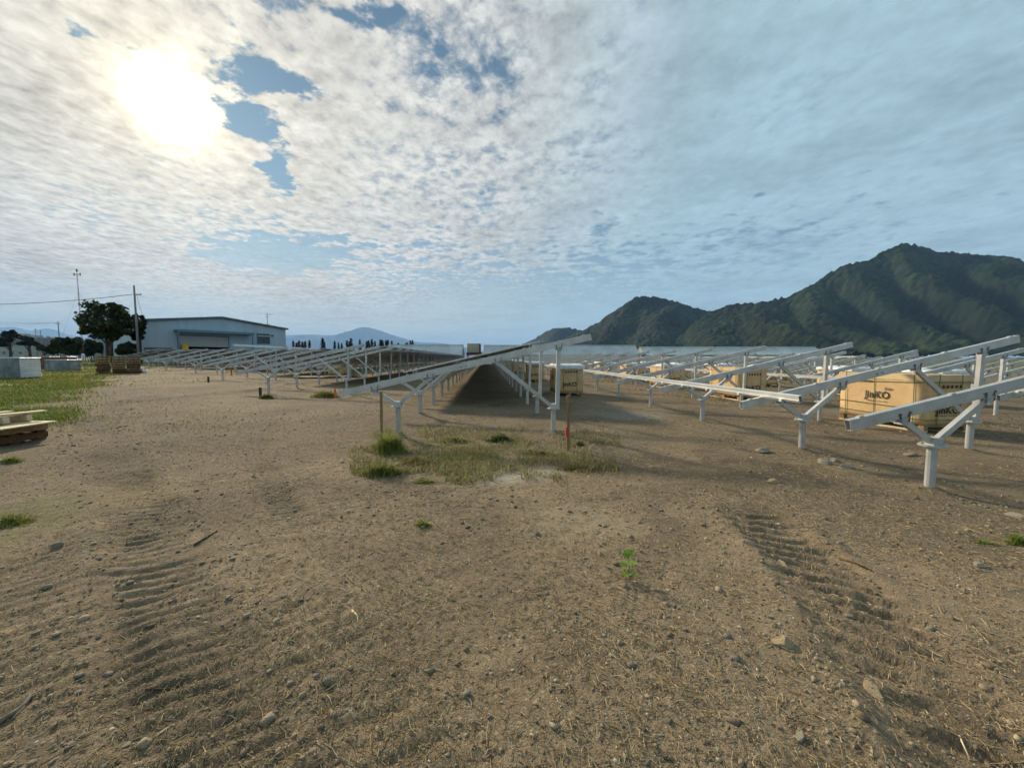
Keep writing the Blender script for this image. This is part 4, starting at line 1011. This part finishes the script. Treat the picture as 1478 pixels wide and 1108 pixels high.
for i in range(26):
    z_ = (mt_-1.5)*i/26; rr_ = .24-.1*i/26
    for k in range(3):
        a0, a1 = k*2.094, (k+1)*2.094; b.bar((rr_*math.cos(a0), rr_*math.sin(a0), z_), (rr_*math.cos(a1), rr_*math.sin(a1), z_+(mt_-1.5)/26), .025, .025)
b.obj('lattice', 'rust', t)
b = MB(); b.bar((-1.3, 0, mt_-1.6), (1.3, 0, mt_-1.6), .15, .15); b.box(-1.3, -1.05, -.1, .1, mt_-2.1, mt_-1.1); b.box(1.05, 1.3, -.1, .1, mt_-2.1, mt_-1.1); b.box(-.15, .15, -.15, .15, mt_-.6, mt_+.4); b.obj('antenna', 'rust', t)
b = MB()
for k in range(3):
    a0 = k*2.094+.4; b.tube([(.2*math.cos(a0), .2*math.sin(a0), mt_*.75), (9*math.cos(a0), 9*math.sin(a0), -.3)], .02, 4)
b.obj('guy_wires', 'wire', t)
def wire(label, a, b_, sag, r=.02):
    pts = []
    for i in range(25):
        k = i/24; p = a.lerp(b_, k); pts.append((p.x, p.y, p.z-sag*4*k*(1-k)))
    tag(MB().tube(pts, r, 5).obj('overhead_wire', 'wire'), label, 'wire')
top = PB+Vector((0, 0, PT-1.2))
wire('overhead wire from the tall utility pole to beyond the left edge', top+Vector((.1, 0, -.05)), at_depth(-120, 438, 62), .7, .04)
qt = QB+Vector((0, 0, QT-.6)); wire('upper overhead wire from the distant pole to the left edge', qt+Vector((.6, 0, .25)), at_depth(-120, 450, 120), 1.3, .03)
wire('lower overhead wire from the distant pole to the left edge', qt+Vector((-.6, 0, .25)), at_depth(-120, 457, 121), 1.3, .03)
wire('service wire from the tall utility pole to the warehouse roof', top+Vector((.3, 0, 0)), Vector((-63.2, 66.6, 8.6)), .5, .02)
# service road with its low wall, houses beyond
b = MB(); b.box(-260, -30, 96, 103, -1, 1.05); structure(b.obj('road', 'concrete'))
def house(label, u0, u1, ve, vr, Y, z=.8):
    a, c = at_depth(u0, ve, Y), at_depth(u1, ve, Y); w = c.x-a.x; h = a.z-z; rh = at_depth(u0, vr, Y).z-z; D = 8
    t = thing('house', label, 'house', (a.x, Y, z), R(2))
    wl = MB().box(0, w, 0, D, -.5, h).obj('wall', 'plaster', t)
    MB().add([(-.6, -.6, h), (w+.6, -.6, h), (w+.6, D+.6, h), (-.6, D+.6, h), (w*.15, D/2, rh), (w*.85, D/2, rh)], [(0, 1, 5, 4), (1, 2, 5), (2, 3, 4, 5), (3, 0, 4), (3, 2, 1, 0)]).obj('roof', 'roof_tile', t)
    for k in range(max(2, int(w/4))):
        x_ = w*(k+.5)/max(2, int(w/4)); o = MB().box(x_-.8, x_+.8, -.05, -.005, h*.35, h*.35+1.2).obj('window', 'trim', wl)
house('low grey-roofed house beyond the road at the far left', -25, 32, 497, 486, 210)
house('long grey-roofed house beyond the road right of the dark round trees', 34, 70, 500, 487.5, 220)
# guardrail along the road
t = thing('guardrail', 'low white guardrail along the road at far left', 'guardrail', (-150, 95.5, 1.0))
MB().box(0, 105, -.04, .04, .45, .75).obj('beam', 'white', t); b = MB()
for i in range(36): b.box(i*3-.05, i*3+.05, .04, .14, -.4, .7)
b.obj('posts', 'white', t)

# ------------------------------------------------------------------ stones, straw, pebbles
def blob_stone(seed, n=2):
    bm = bmesh.new(); bmesh.ops.create_icosphere(bm, subdivisions=3, radius=1)
    r = random.Random(seed); ns = [Vector((r.gauss(0, 1), r.gauss(0, 1), r.gauss(0, 1))).normalized() for _ in range(16)]; ds = [r.uniform(.5, .82) for _ in ns]
    for v in bm.verts:
        for nn, dd in zip(ns, ds):
            e = v.co.dot(nn)-dd
            if e > 0: v.co -= nn*e
        c = v.co; v.co = c*(1+.22*float(fbm(np.array([c.x*2.1+seed+c.z]), np.array([c.y*2.1-c.z]), 3, seed)[0]))
    me = bpy.data.meshes.new('stone'); bm.to_mesh(me); bm.free(); return me
STONES = [(1130, 930, .060, (1.2, .8, .55), 'rock_tan', 'tan wedge-shaped stone on the open dirt at lower right'),
          (1258, 988, .062, (1.15, .85, .30), 'rock_tan', 'flat pale tan stone beside the right crawler track'),
          (1102, 654, .13, (1.3, .9, .5), 'rock', 'grey stone just left of the second right pile'),
          (1190, 671, .11, (1.3, .9, .6), 'rock', 'grey stone in the heap right of the second right pile, left one'),
          (1222, 677, .12, (1.3, .9, .6), 'rock', 'grey stone in the heap right of the second right pile, right one'),
          (1205, 668, .09, (1.2, 1, .6), 'rock', 'small grey stone between the two grey stones of the heap'),
          (1117, 696, .10, (1.5, .9, .35), 'rock_tan', 'dark flat clod lying below the second right pile'),
          (1314, 655, .11, (1.4, .9, .4), 'rock', 'flat grey stone left of the nearest right pile'),
          (1468, 744, .09, (1.3, .9, .5), 'rock', 'grey stone at the right edge of the picture'),
          (82, 786, .045, (1.2, .9, .8), 'rock', 'small dark stone at left beside the crawler track'),
          (1225, 885, .028, (1.3, .9, .6), 'rock', 'small blue-grey stone in the right crawler track'),
          (1155, 1065, .030, (1.3, .9, .6), 'rock', 'small grey stone at the bottom right of the centre'),
          (672, 1005, .026, (1.2, .9, .7), 'rock', 'small grey stone at the bottom, right of the straw'),
          (1130, 812, .05, (1.6, .8, .35), 'rock_tan', 'pale crumbled clod on the open dirt right of the seedling'),
          (907, 912, .012, (1.2, .9, .7), 'plaster', 'small white stone below the seedling'),
          (978, 732, .03, (1.2, .9, .7), 'rock', 'small dark stone on the light dirt before the right stake'),
          (1415, 815, .05, (1.5, .8, .4), 'rock', 'small flat stone left of the green weeds at right edge')]
for i, (u, v, s, sc, mm, lab) in enumerate(STONES):
    x, y = hit(u, v); me = blob_stone(100+i); me.materials.append(MATS[mm]); o = link('stone', me, None, (x, y, zt(x, y)+s*sc[2]*.25), random.uniform(0, 6))
    o.scale = (s*sc[0], s*sc[1], s*sc[2]); tag(o, lab, 'stone')
def scatter_xy(n, ymin, ymax, power, rng, half=1.55):
    y = ymin*(ymax/ymin)**(rng.random(n)**power); x = (rng.random(n)*2-1)*(half*y+.5); return x, y
def pebbles(n, seed, name):
    r = np.random.default_rng(seed); x, y = scatter_xy(n, 1.1, 16, .85, r)
    keep = (fbm(x*.8, y*.8, 3, 77)+.16+r.random(n)*.5-.15) > .0
    side = sstep(x/y, .1, .5)*.25; keep &= r.random(n) < (.6+side); x, y = x[keep], y[keep]; n = len(x)
    ico = []; 
    bm = bmesh.new(); bmesh.ops.create_icosphere(bm, subdivisions=1, radius=1); V0 = np.array([v.co for v in bm.verts]); F0 = np.array([[v.index for v in f.verts] for f in bm.faces]); bm.free()
    s = .0028*np.exp(r.normal(size=n)*.6)*(1+.12*y); s = np.clip(s, .0015, .024)
    sc = np.column_stack([s*(.8+.7*r.random(n)), s*(.8+.5*r.random(n)), s*(.35+.4*r.random(n))])
    V = V0[None]*(.55+.8*r.random((n, len(V0), 1)))*sc[:, None, :]
    a = r.random(n)*6.283; c, s_ = np.cos(a)[:, None], np.sin(a)[:, None]
    X = V[..., 0]*c-V[..., 1]*s_; Y = V[..., 0]*s_+V[..., 1]*c
    z = terrain(x, y)
    V = np.stack([X+x[:, None], Y+y[:, None], V[..., 2]+(z+sc[:, 2]*.3)[:, None]], -1).reshape(-1, 3)
    Fq = (F0[None]+(np.arange(n)*len(V0))[:, None, None]).reshape(-1, 3)
    pal = np.array([(.36, .29, .19), (.42, .36, .26), (.25, .19, .125), (.17, .13, .09), (.13, .115, .095), (.20, .18, .155), (.30, .22, .13), (.52, .46, .36)])
    w = np.array([.2, .09, .24, .22, .07, .07, .1, .03]); w /= w.sum()
    cc = pal[r.choice(len(pal), n, p=w)]*(.75+.45*r.random(n))[:, None]
    print(name, n)
    o = stuff(link(name, mesh_np(name, V, Fq, 'stone', False, np.repeat(cc, len(V0), 0))))
    o['label'] = 'loose pebbles and crumbs of earth strewn over the bare dirt'; o['category'] = 'gravel'
pebbles(46000, 5, 'gravel')
def clods(n, seed):
    r = np.random.default_rng(seed); x, y = scatter_xy(n, 1.2, 13, .9, r)
    w = np.clip(fbm(x*.9, y*.9, 4, 301)*2.2, 0, .6)
    for pix, hw, k in RUTS[:1]+RUTS[5:7]:
        d = polydist(np.array([flat_hit(*q) for q in pix]), x, y)[0]; w = w+.9*np.exp(-((d-hw*1.15)/.16)**2)
    for (u, v, rad) in ((1165, 655, .5), (1350, 715, .5), (1430, 720, .5), (1100, 740, .6), (805, 632, .3)):
        cx, cy = flat_hit(u, v); w = w+.9*np.exp(-((x-cx)**2+(y-cy)**2)/rad**2)
    k = r.random(n) < w; x, y = x[k], y[k]; n = len(x)
    bm = bmesh.new(); bmesh.ops.create_icosphere(bm, subdivisions=2, radius=1); V0 = np.array([v.co for v in bm.verts]); F0 = np.array([[v.index for v in f.verts] for f in bm.faces]); bm.free()
    s = np.clip(.0048*np.exp(r.normal(size=n)*.55)*(1+.14*y), .003, .024)[:, None, None]
    ph = r.random((n, 1, 3))*50; q = V0[None]*1.7+ph
    V = V0[None]*(1+1.0*fbm(q[..., 0]+q[..., 2], q[..., 1]-q[..., 2]*.7, 3, 303)+.35*(r.random((n, len(V0)))-.5))[..., None]*s*np.array([1, 1, .7])*(.8+.5*r.random((n, 1, 3)))
    V = V+np.stack([x, y, terrain(x, y)], -1)[:, None, :]+np.array([0, 0, 1.])*s*.15
    Fq = (F0[None]+(np.arange(n)*len(V0))[:, None, None]).reshape(-1, 3)
    cc = np.array([(.23, .175, .115), (.17, .125, .08), (.30, .235, .155), (.20, .17, .13)])[r.integers(0, 4, n)]*(.8+.4*r.random(n))[:, None]
    print('clods', n); o = stuff(link('clods', mesh_np('clods', V.reshape(-1, 3), Fq, 'stone', False, np.repeat(cc, len(V0), 0)))); o['label'] = 'crumbled clods of earth along the ruts and pile feet'; o['category'] = 'soil'
clods(9000, 12)
def straw(n, seed):
    r = np.random.default_rng(seed); x, y = scatter_xy(n, 1.05, 11, .9, r, 1.5)
    dens = fbm(x*1.1, y*1.1, 4, 99)*1.7+.42
    for (u, v, rad, w) in ((480, 930, .55, .9), (560, 900, .35, .7), (380, 1050, .5, .8), (860, 770, .8, .45), (850, 880, .5, .4), (700, 790, .9, .25), (560, 1080, .4, .7)):
        cx, cy = flat_hit(u, v); dens = dens+w*np.exp(-((x-cx)**2+(y-cy)**2)/rad**2)
    keep = r.random(n) < np.clip(dens, .05, 1); x, y = x[keep], y[keep]; n = len(x)
    L = np.clip(.020*np.exp(r.normal(size=n)*.65)*(1+.05*y), .008, .14); w = .0011*(1+.22*y)*(.6+.8*r.random(n))
    a = r.random(n)*6.283; bend = r.normal(size=n)*.35
    pts = []
    for k, t in enumerate((-.5, 0, .5)):
        ang = a+bend*t; px = x+np.cos(ang)*L*t; py = y+np.sin(ang)*L*t
        pz = terrain(px, py)+.0035+np.where(k == 1, np.abs(r.normal(size=n))*.004, np.maximum(0, r.normal(size=n))*.006)+w*.5
        nx, ny = -np.sin(ang)*w, np.cos(ang)*w
        pts += [np.column_stack([px+nx, py+ny, pz-w*.4]), np.column_stack([px-nx, py-ny, pz-w*.4]), np.column_stack([px, py, pz+w])]
    V = np.stack(pts, 1).reshape(-1, 3)
    f = np.array([(0, 2, 5, 3), (2, 1, 4, 5), (1, 0, 3, 4), (3, 5, 8, 6), (5, 4, 7, 8), (4, 3, 6, 7)])
    Fq = (f[None]+(np.arange(n)*9)[:, None, None]).reshape(-1, 4)
    pal = np.array([(.50, .39, .22), (.40, .30, .17), (.30, .22, .125), (.20, .145, .085), (.60, .50, .33), (.15, .115, .075)])
    cc = pal[r.choice(6, n, p=[.24, .26, .22, .14, .06, .08])]*(.75+.45*r.random(n))[:, None]
    print('straw', n)
    o = stuff(link('straw', mesh_np('straw', V, Fq, 'straw', False, np.repeat(cc, 9, 0)))); o['label'] = 'dry straw and twig bits strewn over the dirt'; o['category'] = 'straw'
straw(80000, 8)
def stick(label, pix, r0, mname='stake'):
    pts = []
    for u, v in pix: x, y = hit(u, v); pts.append((x, y, zt(x, y)+r0*.7))
    n = len(pts); tag(MB().tube(pts, [r0*(1-.6*i/n) for i in range(n)], 7).obj('stick', mname, smooth=True), label, 'stick')
mat('greywood', (.17, .145, .115), .9, 0, .3, 20, .3, 60, .2)
stick('curved grey stick on the dirt at the lower left edge', [(-25, 1048), (0, 1038), (20, 1025), (36, 1009), (46, 998)], .014, 'greywood')
stick('thin twig lying in the dirt right of the seedling', [(1212, 805), (1232, 813), (1258, 827)], .010, 'wood_dark')
stick('pale twig beside the straw at lower left', [(225, 1060), (240, 1050), (250, 1043)], .005, 'wood_pale')
stick('dark twig in the left part of the dirt', [(280, 783), (300, 775), (314, 768)], .010, 'wood_dark')
stick('long dark twig among the straw at lower left', [(210, 990), (245, 987), (262, 980)], .006, 'wood_dark')
stick('pale twig lying below the middle weeds', [(508, 880), (516, 888), (517, 904)], .005, 'wood_pale')
stick('pale straight twig at the bottom right', [(1385, 1055), (1402, 1078)], .004, 'wood_pale')

# ------------------------------------------------------------------ grass and weeds
def blades(x, y, h, w, cols, seed, lean=.5, z=None):
    r = np.random.default_rng(seed); n = len(x); a = r.random(n)*6.283; ln = lean*(.3+r.random(n)); z0 = (terrain(x, y) if z is None else z)-.01
    dx, dy = np.cos(a), np.sin(a); sx, sy = -dy*w, dx*w
    P = []
    for t, k in ((0, 1), (.55, .8)):
        bx = x+dx*ln*h*t*t; by = y+dy*ln*h*t*t; bz = z0+h*t
        P += [np.column_stack([bx-sx*k, by-sy*k, bz]), np.column_stack([bx+sx*k, by+sy*k, bz])]
    P.append(np.column_stack([x+dx*ln*h, y+dy*ln*h, z0+h*(1-.25*ln)]))
    V = np.stack(P, 1).reshape(-1, 3); f = np.array([(0, 1, 3), (0, 3, 2), (2, 3, 4)]); Fq = (f[None]+(np.arange(n)*5)[:, None, None]).reshape(-1, 3)
    cc = np.array(cols)[r.integers(0, len(cols), n)]*(.7+.6*r.random(n))[:, None]
    return V, Fq, np.repeat(cc, 5, 0)
GR = [(.26, .31, .065), (.20, .26, .05), (.34, .35, .095), (.40, .37, .14)]
DRY = [(.28, .21, .10), (.22, .18, .07), (.17, .18, .055), (.33, .24, .13), (.19, .11, .06)]
def tuft(label, u, v, rx, ry, n, h, w, cols, seed, lean=.6, name='grass_tuft'):
    n = int(n*1.6); w *= .85; r = np.random.default_rng(seed); cx, cy = hit(u, v); q = r.normal(size=(n, 2))*.42; q *= np.minimum(1, 1.05/np.maximum(np.linalg.norm(q, axis=1), .01))[:, None]*(.8+.2*r.random(n))[:, None]; x, y = cx+q[:, 0]*rx, cy+q[:, 1]*ry
    hh = 1.15*h*(.25+.85*r.random(n))*np.exp(-1.5*(q**2).sum(1)); V, Fq, c = blades(x, y, hh, w*(.6+.8*r.random(n)), cols, seed, lean)
    z = zt(cx, cy); V = V-np.array([cx, cy, z])
    tag(link(name, mesh_np(name, V, Fq, 'blade', False, c), None, (cx, cy, z)), label, 'grass')
tuft('tall bright green grass tuft at the foot of the left wooden stake', 563, 650, .30, .24, 900, .46, .0045, GR, 1, .95)
tuft('yellowing lower grass before the tall green tuft', 552, 682, .40, .22, 800, .22, .005, GR+DRY[:3], 2, .9)
tuft('sparse yellow grass right of the tall green tuft', 600, 668, .45, .25, 350, .17, .005, DRY+GR[:1], 3, .9)
tuft('low green weeds in the middle before the middle rack', 655, 636, .45, .22, 600, .13, .007, GR+DRY[:2], 4, .9)
tuft('dark green weed patch right of the middle weeds', 722, 636, .35, .2, 600, .17, .009, [(.06, .10, .025), (.08, .12, .03), (.12, .14, .04)], 5, .8)
tuft('bright green creeping weeds below the middle weeds', 650, 662, .35, .16, 450, .07, .008, GR[:3], 6, 1.0)
tuft('reddish brown dead weeds before the right stake, left part', 775, 655, .32, .15, 700, .10, .006, DRY, 7, 1.0)
tuft('reddish brown dead weeds before the right stake, right part', 838, 676, .50, .18, 650, .10, .006, DRY+GR[:1], 8, 1.0)
tuft('small dark weed at the foot of the right stake', 836, 643, .14, .08, 200, .10, .006, [(.06, .09, .03), (.1, .11, .04)], 9, .8)
tuft('small green weed low on the bare dirt left of the pale spill', 615, 694, .25, .08, 260, .06, .006, GR[:3], 10, 1.0)
tuft('lone small green grass clump on the open dirt left of centre', 611, 755, .11, .06, 260, .075, .004, GR[:3], 11, .9)
tuft('small green weeds at the right edge, left clump', 1420, 781, .16, .06, 160, .045, .007, GR[:3], 12, 1.0)
tuft('taller green weeds at the right edge of the picture', 1470, 783, .12, .08, 220, .11, .007, GR[:3], 13, .8)
tuft('dry weeds at the foot of the dark stake by the left rack', 385, 574, .30, .18, 900, .22, .014, DRY+GR, 14, .8)
tuft('tall dry green weeds by the orange-brown stake', 470, 572, .7, .4, 500, .35, .013, DRY+GR, 15, .7)
tuft('weed clump at the left edge beside the crawler track', 8, 752, .22, .22, 900, .09, .006, GR+DRY[:2], 17, .9)
tuft('weed clump under the near pallet stack', 16, 668, .18, .09, 350, .10, .006, GR[:3], 18, .9)
def meadow():
    r = np.random.default_rng(44); n = 230000
    v = 518+(640-518)*r.random(n)**1.6; u = -260+520*r.random(n)
    lim = np.interp(v, GV, GU)
    x = (u-CU)/F_PX; yv = (CV-v)/F_PX; dY = math.cos(PITCH)+yv*math.sin(PITCH); dZ = -math.sin(PITCH)+yv*math.cos(PITCH); k = -1.15/dZ
    X, Y = x*k, dY*k
    keep = (u+150*fbm(X*.3, Y*.3, 5, 5, .6)+40*r.normal(size=n)*.5 < lim) & (Y < 85) & (fbm(X*.5, Y*.5, 4, 15)+.12 > r.random(n)*.35-.05)
    X, Y = X[keep], Y[keep]; m = len(X)
    h = .13*(.4+r.random(m))*(1+.8*fbm(X*.5, Y*.5, 3, 6)); w = .003+.0007*Y
    yel = fbm(X*.3, Y*.3, 3, 25) > .05
    V, Fq, c = blades(X, Y, h, w*(.7+.6*r.random(m)), [(.11, .17, .025), (.14, .20, .032), (.18, .22, .045), (.22, .20, .065)], 4, .8)
    c = np.where(np.repeat(yel, 5)[:, None], c*np.array([1.15, 1.0, .9]), c); print('meadow', m)
    o = stuff(link('meadow_grass', mesh_np('meadow_grass', V, Fq, 'blade', False, c))); o['label'] = 'green grass verge along the left side of the yard'; o['category'] = 'grass'
    n = 110000; p = -60+70*r.random(n); s = 8+70*r.random(n)**1.3                             # thin weeds among the racks
    X, Y = p*CA-s*SA, p*SA+s*CA; X2 = 2+26*r.random(n//2); Y2 = 8+30*r.random(n//2); X = np.concatenate([X, X2]); Y = np.concatenate([Y, Y2])
    keep = (fbm(X*.25, Y*.25, 4, 35) > .02+.22*r.random(len(X))) & ((X < -4.5) | (X > 1)); X, Y = X[keep], Y[keep]; m = len(X)
    V, Fq, c = blades(X, Y, .025+.07*r.random(m)**2, (.003+.0006*Y)*(.7+.6*r.random(m)), DRY+GR[1:], 6, .9); print('weeds', m)
    o = stuff(link('sparse_weeds', mesh_np('sparse_weeds', V, Fq, 'blade', False, c))); o['label'] = 'thin dry weeds growing between the solar racks'; o['category'] = 'weeds'
def fringe():
    r = np.random.default_rng(91); n = 30000; u = 505+390*r.random(n); v = 616+86*r.random(n)
    q = np.array([flat_hit(a, b) for a, b in zip(u, v)]); X, Y = q[:, 0], q[:, 1]
    dens = 1.4*fbm(X*1.8, Y*1.8, 4, 61)+.19-.25*np.abs((u-690)/200)**2-.20*np.abs((v-655)/35)**2
    keep = dens > .30*r.random(n)-.12; X, Y = X[keep], Y[keep]; m = len(X)
    V, Fq, c = blades(X, Y, .02+.13*r.random(m)**2, (.003+.003*r.random(m)), DRY[:4]+DRY+GR, 62, 1.0)
    o = stuff(link('weed_fringe', mesh_np('weed_fringe', V, Fq, 'blade', False, c))); o['label'] = 'thin weeds and dead stalks between the weed patches before the middle rack'; o['category'] = 'weeds'
fringe()
meadow()
def seedling():
    x, y = hit(907, 832); z = zt(x, y)
    t = thing('seedling', 'small bright green leafy seedling alone on the bare dirt', 'seedling', (x, y, z)); t.scale = (1.3,)*3
    MB().tube([(0, 0, -.02), (.004, 0, .06), (-.002, .004, .115)], [.004, .003, .002], 6).obj('stem', 'sprout', t, smooth=True)
    for i, (a, zz, L, el) in enumerate(((2.9, .055, .055, .5), (.3, .065, .055, .6), (2.3, .10, .05, .9), (.9, .108, .052, 1.0), (4.4, .085, .045, .4), (5.6, .03, .045, .2), (3.9, .025, .042, .2), (1.5, .118, .04, 1.2))):
        V = []; n = 7
        for k in range(n):
            q = k/(n-1); wd = .027*math.sin(math.pi*min(1, q*.93+.04))**.8
            r_ = L*q+.008; zc = zz+math.sin(el)*r_-.25*r_*q
            for sd, up in ((-1, .005), (0, 0), (1, .005)): V.append((math.cos(el)*r_*math.cos(a)-sd*wd*math.sin(a), math.cos(el)*r_*math.sin(a)+sd*wd*math.cos(a), zc+up))
        Fq = [(k*3+c, k*3+c+1, k*3+c+4, k*3+c+3) for k in range(n-1) for c in (0, 1)]
        link('leaf', mesh_np('leaf', V, Fq, 'sprout', True), t)
mat('sprout', (.16, .27, .03), .5, 0, .3, 40, spec=.4, trans=.35)
seedling()

# ------------------------------------------------------------------ air
def haze():
    m = bpy.data.materials.new('air'); m.use_nodes = True; T = NT(m.node_tree); T.n.clear()
    v = T.add('ShaderNodeVolumePrincipled', {'Color': (.36, .60, 1.0, 1), 'Density': HAZE, 'Anisotropy': 0.0})
    o = T.add('ShaderNodeOutputMaterial'); T.l.new(v.outputs[0], o.inputs['Volume']); MATS['air'] = m
    b = MB(); b.box(-25500, 25500, -3900, 25500, -40, 1150); stuff(b.obj('haze', 'air'))
HAZE = 6.5e-5
haze()
